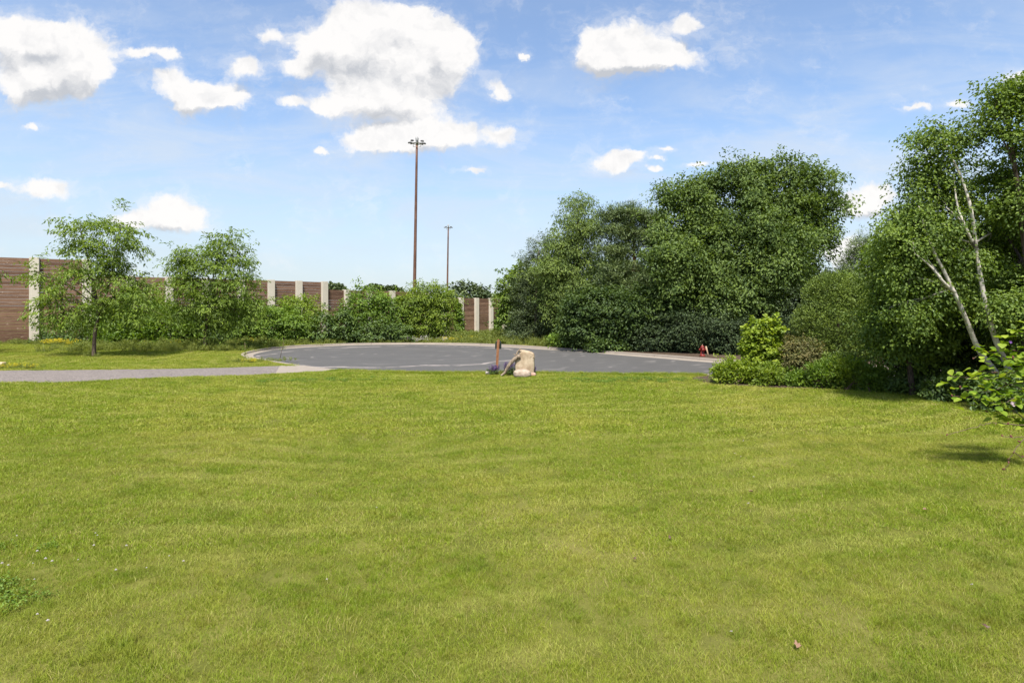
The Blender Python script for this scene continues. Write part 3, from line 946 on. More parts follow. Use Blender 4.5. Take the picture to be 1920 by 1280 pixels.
# ------------------------------------------------------------------ young locust trees on the left
loc_kw = dict(flat=0.22, droop=0.45, ldroop=0.55, jit=0.4, tvar=0.22)
tree('locust_tree', 'young feathery tree with the forked open top, in front of the first wall columns', 'tree', 33, 176, None, 0.115,
     [(152, 415, 30, 38), (158, 455, 34, 28), (226, 425, 36, 44), (215, 465, 44, 24), (180, 495, 66, 30), (125, 520, 48, 26), (110, 560, 48, 22), (135, 580, 60, 26), (220, 515, 55, 30), (240, 550, 50, 26), (205, 575, 60, 24), (95, 600, 34, 12), (255, 580, 38, 16), (70, 510, 18, 18)],
     720, 20, 0.44, 0.22, 0.07, 'locust', group='young feathery trees beside the path', seed=1, shell=0.25, cull=0.2, twigs=8, clump=4, crad=0.3, outl=0.05, kw=loc_kw,
     trunks=[[(176, 668), (178, 625), (184, 590), (178, 545), (166, 490), (153, 440), (151, 418)], [(184, 592), (196, 560), (208, 520), (216, 470), (225, 435), (227, 415)]], r1=0.12)
tree('locust_tree', 'young feathery tree with a rounded fuller crown, nearer the kerb', 'tree', 38.5, 385, None, 0.135,
     [(430, 442, 40, 22), (385, 478, 50, 28), (440, 482, 44, 34), (345, 470, 24, 16), (350, 500, 36, 24), (405, 520, 80, 34), (345, 530, 44, 26), (460, 530, 40, 34), (385, 565, 70, 30), (440, 580, 55, 28), (335, 575, 40, 22), (475, 560, 30, 16), (400, 600, 50, 22)],
     800, 20, 0.48, 0.24, 0.075, 'locust', group='young feathery trees beside the path', seed=2, shell=0.25, cull=0.25, twigs=8, clump=4, crad=0.32, outl=0.05, kw=loc_kw,
     trunks=[[(385, 655), (386, 620), (389, 590), (396, 550), (402, 505), (412, 455)], [(389, 590), (400, 560), (425, 520), (440, 480)]], r1=0.14)
tree('locust_tree', 'feathery tree mostly out of view, only a leafy sprig showing at the picture edge', 'tree', 33, -110, None, 0.16,
     [(-160, 440, 60, 50), (-130, 500, 60, 30), (-16, 502, 28, 7), (-190, 520, 70, 40), (-160, 570, 60, 30)],
     420, 20, 0.48, 0.24, 0.085, 'locust', group='young feathery trees beside the path', seed=3, shell=0.25, cull=0.2, twigs=8, clump=4, crad=0.3, outl=0.05, kw=loc_kw,
     trunks=[[(-110, 668), (-108, 600), (-104, 520), (-100, 440)]], r1=0.14)

# ------------------------------------------------------------------ shrubs before the wall
sg = 'shrubs along the foot of the noise wall'
shrub_specs = [
    ('low leafy weedy bush against the wall beside the pale first column', 45.4, [(120, 628, 46, 24), (165, 615, 34, 34), (90, 640, 30, 14), (150, 640, 50, 14)], 260, 18, 0.42, 0.20, 0.12, 'shrub_dark', {}),
    ('pale loose bush rising behind the glossy dark one, between the two young trees', 47.6, [(275, 578, 45, 32), (235, 590, 40, 40), (300, 600, 40, 45), (195, 600, 30, 40)], 300, 20, 0.5, 0.22, 0.12, 'locust', {}),
    ('broad glossy dark green bush between the two young trees', 44.0, [(215, 628, 38, 30), (262, 612, 44, 42), (312, 618, 42, 40), (340, 630, 36, 30), (240, 640, 60, 20), (300, 640, 60, 18)], 620, 18, 0.40, 0.24, 0.16, 'shrub', dict(ldroop=-0.4, droop=0.05)),
    ('dark bush behind the trunk of the second young tree', 46.0, [(375, 608, 42, 42), (420, 600, 42, 46), (400, 632, 50, 22), (350, 620, 34, 28)], 520, 18, 0.42, 0.22, 0.14, 'shrub_dark', {}),
    ('rounded mid green bush right of the second young tree', 46.4, [(462, 598, 38, 46), (490, 612, 36, 38), (448, 632, 40, 22)], 420, 18, 0.42, 0.20, 0.13, 'shrub', {}),
    ('light yellow green bush below the column nearest the wall step', 48.5, [(560, 590, 36, 34), (535, 580, 26, 22), (585, 585, 24, 28)], 320, 18, 0.42, 0.20, 0.12, 'shrub_bright', {}),
    ('dense bush with its foot on the kerb at the left end of the cul-de-sac', 45.4, [(520, 610, 34, 36), (552, 615, 34, 32), (535, 635, 40, 18)], 420, 18, 0.40, 0.20, 0.13, 'shrub', {}),
    ('dark bush hanging over the kerb in the middle of the shrub row', 46.4, [(612, 618, 32, 30), (638, 612, 26, 32), (600, 635, 34, 16), (650, 632, 26, 18)], 420, 18, 0.38, 0.20, 0.13, 'shrub_dark', {}),
    ('big tall rounded bush reaching above the lowered wall', 49.5, [(690, 565, 36, 28), (668, 585, 28, 28), (722, 580, 34, 30), (700, 600, 50, 30), (745, 605, 26, 28)], 680, 18, 0.46, 0.20, 0.12, 'shrub', {}),
    ('low dark bush in front of the big tall rounded bush', 47.6, [(680, 625, 30, 18), (715, 622, 36, 20), (750, 625, 26, 16)], 320, 18, 0.36, 0.19, 0.12, 'shrub_dark', {}),
]
for i, (lb, D, lo, ns, K, ss, L, Wd, mt, kw) in enumerate(shrub_specs):
    shrub('shrub', lb, D, lo, ns, K, ss, L, Wd, mt, group=sg, seed=20 + i, kw=kw)
tree('bushy_tree', 'bushy small tree at the foot of the tall light mast', 'tree', 50, 803, [(803, 632), (804, 610), (802, 585), (800, 560)], 0.12,
     [(800, 552, 34, 26), (775, 565, 24, 24), (828, 560, 26, 24), (785, 590, 32, 28), (825, 592, 26, 30), (805, 610, 40, 20), (770, 612, 22, 18)],
     760, 20, 0.46, 0.24, 0.09, 'shrub_bright', seed=41, shell=0.4, cull=0.5, kw=dict(ldroop=0.6, droop=0.3))

# dry twiggy patch in the shrub row
def dead_twigs():
    r = rs(44)
    c = at(598, 612, 46.9); org = np.array((c[0], c[1], float(gz(c[0], c[1]))))
    root = empty('dry_shrub', org, 'bare brown twiggy shrub among the green bushes under the wall', 'shrub')
    for k in range(14):
        a = Acc()
        e = org + np.array((r.uniform(-1.2, 1.2), r.uniform(-0.5, 0.4), r.uniform(1.2, 2.3)))
        b = bend(org + (r.uniform(-.2, .2), r.uniform(-.2, .2), -0.05), e, r, 6)
        a.tube(b, np.linspace(0.022, 0.006, 6), 4)
        for j in range(7):
            s0 = b[r.integers(2, 6)]
            a.tube(bend(s0, s0 + r.normal(0, 0.32, 3) + (0, 0, 0.25), r, 4), np.linspace(0.010, 0.004, 4), 3)
        obj('stem', a.build('stem', M['twig_dead'], True, org), root)


dead_twigs()

# vines on the wall
for i, (lb, D, lo, ns) in enumerate([
        ('dark ivy column climbing the wall beside a pale column, right of the bushy tree', 74.2, [(861, 588, 5, 22), (862, 608, 6, 16), (858, 575, 4, 9)], 110),
        ('small ragged vine on the wall panel near the trees', 80.2, [(937, 598, 6, 15), (932, 607, 7, 10)], 70)]):
    shrub('climbing_vine', lb, D, [(*l, 0.0, 0.3) for l in lo], ns, 14, 0.3, 0.24, 0.18, 'shrub', cat='vine', group='vines on the noise wall', seed=60 + i, stems=2)

# ------------------------------------------------------------------ the wood behind the far kerb
wk = 'trees behind the far kerb'
tree('small_tree', 'lime green small tree at the left end of the wood', 'tree', 47, 972, [(972, 632), (970, 590), (966, 545)], 0.10,
     [(968, 545, 28, 34), (958, 575, 22, 26), (985, 520, 24, 26), (990, 590, 26, 30), (965, 605, 24, 18)], 620, 20, 0.46, 0.24, 0.14, 'birch', group=wk, seed=70)
tree('juniper_tree', 'dull grey green evergreen beside the lime green small tree', 'tree', 45, 1005, [(1005, 640), (1005, 560), (1010, 470)], 0.14,
     [(1012, 470, 22, 30), (1005, 505, 32, 32), (1000, 550, 40, 40), (1005, 595, 46, 36), (1035, 520, 26, 40), (985, 620, 36, 20)], 950, 24, 0.46, 0.17, 0.05, 'juniper', group=wk, seed=71, kw=dict(ldroop=0.1, droop=0.1, flat=0.5))
tree('willow_tree', 'tall tree with fine drooping pale foliage, highest at the left of the wood', 'tree', 43, 1075, [(1078, 640), (1076, 560), (1080, 470), (1085, 390)], 0.20,
     [(1082, 392, 26, 24), (1078, 425, 42, 34), (1108, 440, 32, 34), (1050, 460, 32, 36), (1085, 480, 52, 40), (1060, 520, 50, 40), (1100, 540, 46, 44), (1050, 575, 46, 40), (1095, 600, 46, 36)],
     1700, 22, 0.55, 0.20, 0.07, 'willow', group=wk, seed=72, kw=dict(ldroop=0.75, droop=0.6, flat=0.3), shell=0.4, clump=4, crad=0.4, sub=4)
tree('pine_tree', 'open topped pine with a reddish trunk and dark needle tufts', 'tree', 41.5, 1195, [(1198, 640), (1194, 560), (1190, 500), (1188, 430), (1186, 405)], 0.22,
     [(1150, 405, 30, 11), (1182, 402, 36, 14), (1222, 412, 34, 14), (1160, 432, 40, 13), (1205, 440, 40, 14), (1232, 452, 30, 16), (1148, 470, 34, 14), (1230, 485, 30, 16), (1160, 505, 42, 16), (1215, 520, 40, 16), (1160, 540, 50, 20), (1210, 560, 44, 22), (1175, 470, 20, 10)],
     1700, 40, 0.40, 0.26, 0.04, 'pine', bark='pine_bark', group=wk, seed=73, shell=0.2, cull=0.1, kw=dict(ldroop=-0.5, droop=0.05, jit=0.75, flat=0.5), twigs=6)
tree('understory_tree', 'leafy young tree under the pine, close to the kerb', 'tree', 39, 1120, [(1118, 650), (1118, 610), (1120, 580)], 0.10,
     [(1100, 580, 44, 34), (1140, 575, 40, 36), (1120, 612, 56, 30), (1085, 615, 36, 24)], 900, 20, 0.46, 0.20, 0.12, 'understory', group=wk, seed=74)
tree('understory_tree', 'leafy young tree between the pine and the large shade tree', 'tree', 37.6, 1195, [(1200, 655), (1200, 620), (1198, 590)], 0.10,
     [(1180, 585, 38, 34), (1215, 575, 34, 34), (1200, 615, 50, 28), (1165, 615, 30, 24)], 800, 20, 0.46, 0.20, 0.12, 'understory', group=wk, seed=75)
mk = dict(ldroop=0.6, droop=0.3, flat=0.55, jit=0.5)
tree('shade_tree', 'broad shade tree in the wood, left of the tallest crown', 'tree', 38, 1318, [(1318, 650), (1318, 580), (1315, 500), (1312, 420)], 0.26,
     [(1290, 350, 38, 24), (1330, 345, 36, 22), (1275, 385, 34, 30), (1325, 392, 42, 32, -.3), (1270, 430, 42, 36, -.4), (1320, 450, 60, 44, -.8), (1272, 490, 48, 40, -1.0), (1330, 505, 60, 40, -1.2), (1275, 540, 46, 34, -1.5), (1320, 550, 50, 26, -1.4), (1255, 570, 28, 24, -1.0)],
     1900, 24, 0.56, 0.20, 0.11, 'maple', group=wk, seed=76, kw=mk, shell=0.3, r1=0.3, clump=5, crad=0.42, sub=5)
tree('shade_tree', 'tallest broad crowned shade tree in the wood, its brown trunk showing low down', 'tree', 37, 1432, [(1432, 655), (1430, 600), (1428, 540), (1430, 460), (1440, 380)], 0.27,
     [(1395, 330, 40, 26), (1432, 318, 36, 22), (1478, 318, 38, 22), (1520, 335, 38, 24), (1550, 365, 28, 26), (1415, 378, 48, 38), (1497, 386, 48, 36), (1455, 395, 40, 36, .5), (1548, 410, 32, 34), (1400, 430, 56, 44, -.6), (1465, 450, 66, 50, -.7), (1518, 455, 36, 34), (1400, 500, 54, 44, -1.1), (1450, 508, 46, 36, -1.3), (1484, 490, 26, 26), (1392, 548, 36, 26, -1.5), (1430, 550, 34, 20, -1.4)],
     2600, 24, 0.56, 0.20, 0.11, 'maple', group=wk, seed=77, kw=mk, shell=0.3, r1=0.3, clump=5, crad=0.42, sub=5)
tree('background_tree', 'dark green tree low behind the tallest shade tree', 'tree', 45, 1525, [(1525, 640), (1525, 560), (1525, 520)], 0.2,
     [(1530, 530, 30, 26), (1510, 570, 46, 46), (1550, 575, 28, 40)], 700, 20, 0.6, 0.24, 0.13, 'yew', group=wk, seed=78)
tree('background_pine', 'dark pine rising behind the rounded evergreen', 'tree', 39, 1615, [(1615, 650), (1615, 560), (1618, 460)], 0.2,
     [(1620, 465, 18, 24), (1612, 500, 34, 26), (1618, 540, 44, 34), (1610, 590, 50, 40)], 900, 34, 0.42, 0.26, 0.035, 'pine', group=wk, seed=79, kw=dict(ldroop=-0.2, jit=0.7, flat=0.5))
# deeper trees that close the wood
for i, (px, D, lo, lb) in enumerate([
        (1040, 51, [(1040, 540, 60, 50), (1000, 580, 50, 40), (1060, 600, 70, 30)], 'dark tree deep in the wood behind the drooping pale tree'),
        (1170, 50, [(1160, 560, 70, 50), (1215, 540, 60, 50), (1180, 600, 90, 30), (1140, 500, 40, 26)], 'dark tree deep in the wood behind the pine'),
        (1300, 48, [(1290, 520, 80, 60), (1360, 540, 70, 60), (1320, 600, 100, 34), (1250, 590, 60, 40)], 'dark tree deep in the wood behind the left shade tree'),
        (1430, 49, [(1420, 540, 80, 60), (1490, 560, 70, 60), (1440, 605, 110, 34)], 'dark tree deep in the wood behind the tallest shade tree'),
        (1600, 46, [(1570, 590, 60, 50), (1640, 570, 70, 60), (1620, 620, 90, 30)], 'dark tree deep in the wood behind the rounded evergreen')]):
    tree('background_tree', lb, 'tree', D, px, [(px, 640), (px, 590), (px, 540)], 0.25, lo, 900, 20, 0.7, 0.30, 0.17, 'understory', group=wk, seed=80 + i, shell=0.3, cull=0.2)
# evergreen undergrowth and shrubs by the kerb
yk = 'low shrubs at the edge of the wood'
for i, (lb, D, lo, ns, mt, kw) in enumerate([
        ('low green shrub spilling to the kerb below the drooping pale tree', 40.9, [(1085, 640, 30, 14), (1110, 645, 26, 13), (1060, 636, 26, 12)], 300, 'shrub', {}),
        ('low green shrub spilling over the kerb below the pine', 37.6, [(1150, 648, 32, 14), (1180, 650, 24, 12), (1125, 648, 22, 10)], 320, 'shrub_dark', {}),
        ('dark spreading yew left of the hydrant', 36.4, [(1225, 635, 38, 24), (1258, 640, 34, 20), (1240, 615, 30, 22)], 520, 'yew', dict(ldroop=0.2, flat=0.4)),
        ('dark spreading yew directly above the hydrant', 35.2, [(1300, 630, 36, 24), (1330, 636, 34, 20), (1290, 610, 30, 26)], 560, 'yew', dict(ldroop=0.3, flat=0.4)),
        ('dark spreading yew right of the hydrant', 34.2, [(1370, 636, 36, 24), (1400, 625, 34, 30), (1350, 615, 30, 24)], 560, 'yew', dict(ldroop=0.3, flat=0.4)),
        ('dark spreading yew half hidden behind the yellow green sapling', 33.6, [(1450, 630, 44, 30), (1490, 625, 40, 30)], 520, 'yew', dict(ldroop=0.3, flat=0.4))]):
    shrub('low_shrub', lb, D, lo, ns, 18, 0.36, 0.17, 0.07 if mt == 'yew' else 0.12, mt, group=yk, seed=100 + i, kw=kw)

# big clipped-looking evergreen
tree('arborvitae', 'large dense egg shaped evergreen behind the planting bed', 'evergreen', 31, 1572, [(1572, 690), (1572, 640), (1572, 560)], 0.16,
     [(1570, 560, 54, 46), (1562, 610, 68, 56), (1592, 600, 62, 60), (1572, 650, 74, 36)], 3400, 20, 0.24, 0.11, 0.05, 'cedar', seed=110, limbs=False, wo=0.10, outl=0.0, shell=0.75, cull=0.8, kw=dict(ldroop=-0.7, droop=-0.1, flat=0.6, jit=0.45, upn=0.2))

# ------------------------------------------------------------------ birches and the right-hand thicket
bk = dict(ldroop=0.7, droop=0.4, flat=0.35, jit=0.5)
bg_ = 'trees at the right end of the lawn'
tree('birch_tree', 'leaning white barked birch with two pale trunks', 'tree', 16.2, 1890, None, 0.088,
     [(1745, 262, 44, 26), (1790, 270, 34, 34), (1745, 305, 52, 30), (1775, 345, 60, 40), (1735, 380, 52, 40), (1805, 400, 54, 50), (1745, 430, 56, 44), (1700, 395, 34, 22), (1690, 450, 44, 34), (1730, 480, 60, 40), (1800, 480, 54, 44), (1690, 520, 50, 40), (1755, 545, 56, 44), (1840, 470, 40, 60, 1.2), (1850, 560, 44, 40, 1.4), (1700, 575, 46, 36)],
     1850, 20, 0.34, 0.085, 0.06, 'birch', bark='birch_bark', group=bg_, seed=120, shell=0.3, cull=0.2, clump=5, crad=0.22, sub=4, kw=bk, twigs=4, skip=(0, 1, 2, 3, 5),
     trunks=[[(1905, 775), (1868, 700, -.2), (1835, 655, -.4), (1812, 600, -.5), (1790, 550, -.6), (1768, 505, -.6), (1750, 470, -.6), (1735, 430, -.5), (1722, 385, -.3)], [(1912, 770, 0.2), (1890, 690, -.3), (1868, 640, -.6), (1848, 570, -.7), (1832, 480, -.6), (1822, 400, -.7), (1805, 340, -.6), (1782, 290, -.4), (1762, 245, -.2)], [(1832, 470, -.6), (1812, 430, -.7), (1795, 385, -.6), (1788, 330, -.4)], [(1790, 548, -.6), (1770, 530, -.7), (1745, 500, -.7), (1715, 475, -.6)]], r1=0.18)
tree('tall_birch', 'tallest tree at the right picture edge, dense small leaves to the sky', 'tree', 15.2, 1945, [(1950, 790), (1940, 650), (1925, 480), (1905, 330), (1885, 200)], 0.14,
     [(1862, 175, 16, 36), (1895, 185, 26, 40), (1935, 180, 36, 50), (1870, 245, 28, 34), (1915, 270, 46, 50), (1878, 330, 34, 44, 1.2), (1930, 380, 60, 60), (1868, 420, 32, 44, 1.9), (1910, 470, 50, 60, 1.6), (1900, 560, 44, 50, 2.0), (1940, 580, 60, 70), (1915, 640, 44, 40, 2.2), (1990, 330, 60, 160), (1985, 560, 60, 120)],
     3000, 21, 0.34, 0.085, 0.06, 'birch', group=bg_, seed=121, shell=0.4, cull=0.4, clump=5, crad=0.22, sub=4, kw=bk, twigs=4)
tree('leaning_tree', 'bright leafy tree in front of the dark pine, foliage hanging nearly to the ground', 'tree', 18.2, 1700, [(1712, 738), (1706, 690), (1700, 620), (1690, 540), (1680, 460)], 0.10,
     [(1690, 428, 26, 28), (1676, 470, 26, 34), (1700, 480, 36, 40), (1668, 520, 32, 40), (1700, 545, 42, 44), (1690, 590, 38, 38), (1705, 580, 46, 44), (1690, 620, 54, 36), (1690, 640, 36, 28), (1740, 640, 46, 34)],
     2300, 18, 0.36, 0.10, 0.075, 'birch', group=bg_, seed=122, shell=0.4, cull=0.4, clump=5, crad=0.22, sub=4, kw=bk)
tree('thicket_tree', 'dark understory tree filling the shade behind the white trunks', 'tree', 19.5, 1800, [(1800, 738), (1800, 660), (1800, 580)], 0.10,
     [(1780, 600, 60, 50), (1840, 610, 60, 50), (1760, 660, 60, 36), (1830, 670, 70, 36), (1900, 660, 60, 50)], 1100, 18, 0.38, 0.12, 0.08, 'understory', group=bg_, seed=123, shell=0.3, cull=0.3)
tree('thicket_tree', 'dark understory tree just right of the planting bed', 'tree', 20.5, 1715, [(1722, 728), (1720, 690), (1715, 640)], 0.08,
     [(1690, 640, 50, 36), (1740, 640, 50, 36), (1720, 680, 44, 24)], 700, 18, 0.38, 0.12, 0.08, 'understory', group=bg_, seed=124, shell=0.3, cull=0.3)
# trees over the road on the right that close the view behind the birches
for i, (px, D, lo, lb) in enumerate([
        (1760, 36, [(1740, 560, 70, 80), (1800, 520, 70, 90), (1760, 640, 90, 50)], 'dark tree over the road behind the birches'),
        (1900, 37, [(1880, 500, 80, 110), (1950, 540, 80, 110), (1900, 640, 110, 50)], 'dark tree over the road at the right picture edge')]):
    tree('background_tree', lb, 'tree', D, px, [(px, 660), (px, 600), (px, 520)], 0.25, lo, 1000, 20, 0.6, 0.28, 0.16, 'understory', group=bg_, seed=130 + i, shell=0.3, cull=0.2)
for i, (lb, D, lo, ns) in enumerate([
        ('dark leafy shrub on the lawn edge at the foot of the leaning tree', 18.6, [(1700, 722, 26, 18), (1735, 725, 24, 14)], 200),
        ('dark leafy shrub in deep shade below the white trunks', 17.0, [(1790, 728, 40, 22), (1830, 730, 36, 26), (1760, 732, 24, 12)], 300),
        ('dark leafy shrub at the foot of the tallest right-edge tree', 15.2, [(1880, 735, 46, 30), (1940, 740, 50, 40)], 300)]):
    shrub('shade_shrub', lb, D, lo, ns, 16, 0.26, 0.11, 0.07, 'shrub_dark', group='shaded shrubs along the right lawn edge', seed=140 + i)

# ------------------------------------------------------------------ planting bed
tree('maple_sapling', 'yellow green leafy sapling standing up in the planting bed', 'sapling', 21.4, 1430, None, 0.022,
     [(1420, 618, 18, 20), (1447, 618, 16, 20), (1430, 645, 30, 24), (1425, 675, 34, 22), (1450, 665, 20, 22), (1404, 650, 10, 14)], 460, 14, 0.20, 0.13, 0.11, 'lime', seed=150, shell=0.2, cull=0.2,
     trunks=[[(1430, 718), (1430, 680), (1422, 640), (1418, 610)], [(1432, 716), (1438, 680), (1446, 640), (1448, 610)], [(1428, 716), (1418, 690), (1408, 660)]], r1=0.3, limbs=False, kw=dict(ldroop=0.3), crown_name='foliage')
shrub('spirea_shrub', 'rounded russet tinged shrub right of the yellow green sapling', 21.2, [(1480, 665, 26, 26), (1512, 662, 26, 26), (1496, 650, 28, 18), (1500, 690, 40, 20)], 700, 18, 0.20, 0.085, 0.04, 'russet', seed=151)
bgp = 'leafy perennials in the planting bed'
for i, (lb, D, lo, ns, mt, kw, L, Wd) in enumerate([
        ('bright yellow green perennial clump at the left tip of the planting bed', 21.0, [(1368, 694, 26, 20), (1395, 698, 24, 20), (1352, 702, 14, 12)], 420, 'lime', dict(ldroop=-0.5), 0.10, 0.05),
        ('mid green perennial clump below the sapling', 20.6, [(1432, 706, 28, 18), (1450, 700, 18, 18)], 300, 'shrub_bright', dict(ldroop=-0.5), 0.11, 0.05),
        ('low dark clump under the russet shrub', 20.4, [(1490, 712, 26, 14), (1512, 708, 18, 14)], 240, 'shrub', dict(ldroop=-0.3), 0.11, 0.05),
        ('upright green perennial clump right of the russet shrub', 19.9, [(1538, 704, 20, 26), (1560, 700, 18, 26)], 300, 'shrub', dict(ldroop=-0.7, flat=0.6), 0.13, 0.045),
        ('tall leafy perennial clump below the egg shaped evergreen', 19.6, [(1580, 700, 20, 30), (1605, 704, 22, 28)], 340, 'shrub_bright', dict(ldroop=-0.7, flat=0.6), 0.13, 0.045),
        ('leafy perennial clump at the right end of the planting bed', 19.2, [(1632, 710, 22, 26), (1655, 716, 20, 22)], 320, 'shrub', dict(ldroop=-0.6, flat=0.6), 0.12, 0.05),
        ('pale loose wispy clump behind the upright perennials', 20.8, [(1555, 676, 14, 14), (1590, 668, 16, 16), (1610, 672, 12, 18)], 120, 'willow', dict(ldroop=-0.2), 0.10, 0.06)]):
    shrub('perennial_clump', lb, D, lo, ns, 12, 0.18, L, Wd, mt, cat='plant', group=bgp, seed=160 + i, kw=kw, stems=9, spread=0.45, shell=0.2, bark='twig_brown')


# ------------------------------------------------------------------ ground cover by instances (nobody could count it)
def hide_source(name, me):
    o = bpy.data.objects.new(name, me)
    return o


def scatter(name, label, P, rot, scl, idx, sources):
    c = bpy.data.collections.new(name + '_kinds')
    for i, me in enumerate(sources): c.objects.link(bpy.data.objects.new('%s_%02d' % (name, i), me))
    me = bpy.data.meshes.new(name)
    me.vertices.add(len(P)); me.vertices.foreach_set('co', np.asarray(P, np.float32).ravel())
    for nm, tp, v in (('rot', 'FLOAT_VECTOR', rot), ('scl', 'FLOAT', scl), ('idx', 'INT', idx)):
        a = me.attributes.new(nm, tp, 'POINT')
        if tp == 'FLOAT_VECTOR': a.data.foreach_set('vector', np.asarray(v, np.float32).ravel())
        else: a.data.foreach_set('value', np.asarray(v, np.int32 if tp == 'INT' else np.float32))
    me.update()
    o = obj(name, me)
    tag(o, label, kind='stuff')
    g = bpy.data.node_groups.new(name, 'GeometryNodeTree')
    g.interface.new_socket('Geometry', in_out='INPUT', socket_type='NodeSocketGeometry')
    g.interface.new_socket('Geometry', in_out='OUTPUT', socket_type='NodeSocketGeometry')
    gi, go = g.nodes.new('NodeGroupInput'), g.nodes.new('NodeGroupOutput')
    ip = g.nodes.new('GeometryNodeInstanceOnPoints')
    ci = g.nodes.new('GeometryNodeCollectionInfo'); ci.inputs['Collection'].default_value = c
    ci.inputs['Separate Children'].default_value = True; ci.inputs['Reset Children'].default_value = True
    ip.inputs['Pick Instance'].default_value = True
    def attr(nm, tp):
        n = g.nodes.new('GeometryNodeInputNamedAttribute'); n.data_type = tp; n.inputs[0].default_value = nm
        return n.outputs[0]
    lk = g.links.new
    lk(gi.outputs[0], ip.inputs['Points']); lk(ci.outputs[0], ip.inputs['Instance'])
    lk(attr('idx', 'INT'), ip.inputs['Instance Index'])
    e2r = g.nodes.new('FunctionNodeEulerToRotation'); lk(attr('rot', 'FLOAT_VECTOR'), e2r.inputs[0])
    lk(e2r.outputs[0], ip.inputs['Rotation'])
    lk(attr('scl', 'FLOAT'), ip.inputs['Scale'])
    lk(ip.outputs[0], go.inputs[0])
    md = o.modifiers.new('scatter', 'NODES'); md.node_group = g
    return o


def grass_patch(seed, n, rad, h, w, mat, lean=0.45, tint=None, hv=0.4):
    r = rs(seed)
    th = r.uniform(0, 6.283, n); rr = rad * np.sqrt(r.uniform(0, 1, n))
    b = np.column_stack([rr * np.cos(th), rr * np.sin(th), np.full(n, -0.012)])
    H = h * np.clip(r.normal(1, hv, n), 0.35, 1.9)
    d = r.normal(0, lean, (n, 2))
    sa = r.uniform(0, 6.283, n); sd = np.column_stack([np.cos(sa), np.sin(sa), np.zeros(n)]) * (w * r.uniform(0.6, 1.3, n) / 2)[:, None]
    def pt(s): return b + np.column_stack([d[:, 0] * H * s ** 1.7, d[:, 1] * H * s ** 1.7, H * s * (1 - 0.22 * s * np.hypot(*d.T))])
    v = np.empty((n, 5, 3))
    v[:, 0] = b - sd; v[:, 1] = b + sd
    m = pt(0.55); v[:, 2] = m + sd * 0.85; v[:, 3] = m - sd * 0.85; v[:, 4] = pt(1.0)
    k = np.arange(n)[:, None] * 5
    t_ = r.uniform(0, 1, n) if tint is None else np.clip(r.normal(tint, 0.15, n), 0, 0.8)
    return mesh('grass_patch', v.reshape(-1, 3), [k + np.array([[0, 1, 2, 3]]), k + np.array([[3, 2, 4]])], mat, np.repeat(t_, 5))


def ground_points(r, n, x0, x1, y0, y1):
    x = r.uniform(x0, x1, n); y = r.uniform(y0, y1, n)
    return x, y


def lawn_mask(x, y, edge=0.17):
    ok = ~inside(OUT + outn * edge, x, y) & ~inside(PATH, x, y)
    ok &= ~inside(catmull(bedp, 5), x, y)
    return ok


def lawn_grass():
    r = rs(400)
    src = [grass_patch(500 + i, 190, 0.15, 0.042, 0.0030, M['grass'], 0.5) for i in range(5)]
    src += [grass_patch(510 + i, 150, 0.20, 0.042, 0.0050, M['grass'], 0.55) for i in range(4)]
    src += [grass_patch(520 + i, 130, 0.30, 0.045, 0.0110, M['grass'], 0.65) for i in range(4)]
    src += [grass_patch(530 + i, 90, 0.08, 0.085, 0.0042, M['grass'], 0.5, 0.25) for i in range(3)]
    PX, PY, ID, SC = [], [], [], []
    for (y0, y1, dens, ids) in ((2.6, 6.5, 78, (0, 5)), (6.5, 12.5, 56, (5, 9)), (12.5, 27, 30, (9, 13)), (27, 46, 13, (9, 13))):
        hw = 0.93 * y1 + 1.5
        n = int(2 * hw * (y1 - y0) * dens)
        x, y = ground_points(r, n, -hw, min(hw, 24), y0, y1)
        k = (np.abs(x) < 0.92 * y + 1.5) & lawn_mask(x, y)
        if y0 >= 27: k &= (x < -8) & (y < 45.5)
        x, y = x[k], y[k]
        PX.append(x); PY.append(y); ID.append(r.integers(ids[0], ids[1], len(x))); SC.append(r.uniform(0.75, 1.25, len(x)))
    # unmown fringe along the near kerb and the path
    ln = catmull(near_pts[2:9], 40, False)
    for rep in range(6):
        t2 = ln + r.normal(0, 0.03, ln.shape); tt = nrm(np.gradient(ln, axis=0)); nn = np.stack([tt[:, 1], -tt[:, 0]], -1)
        t2 = t2 + nn * r.uniform(0.2, 0.7, (len(ln), 1))
        k = lawn_mask(t2[:, 0], t2[:, 1])
        t2 = t2[k]; PX.append(t2[:, 0]); PY.append(t2[:, 1]); ID.append(r.integers(13, 16, len(t2))); SC.append(r.uniform(0.7, 1.5, len(t2)))
    # scattered taller tufts
    n = 900
    y = 3 + 20 * r.uniform(0, 1, n) ** 1.3; x = r.uniform(-1, 1, n) * (0.9 * y + 1)
    k = lawn_mask(x, y); PX.append(x[k]); PY.append(y[k]); ID.append(r.integers(13, 16, k.sum())); SC.append(r.uniform(0.45, 0.85, k.sum()))
    for (cx, cy, n, sd) in ((-2.2, 3.95, 26, 0.14), (-3.1, 4.6, 12, 0.12), (0.9, 21.6, 60, 0.5), (3.8, 3.9, 14, 0.2)):
        PX.append(r.normal(cx, sd, n)); PY.append(r.normal(cy, sd * 0.6, n)); ID.append(r.integers(13, 16, n)); SC.append(r.uniform(0.7, 1.15, n))
    x = np.concatenate(PX); y = np.concatenate(PY)
    n = len(x)
    rot = np.column_stack([r.normal(0, 0.06, n), r.normal(0, 0.06, n), r.uniform(0, 6.283, n)])
    scatter('lawn_grass', 'mown yellow green lawn grass running from the picture bottom to the road', np.column_stack([x, y, gz(x, y)]), rot, np.concatenate(SC), np.concatenate(ID), src)


lawn_grass()


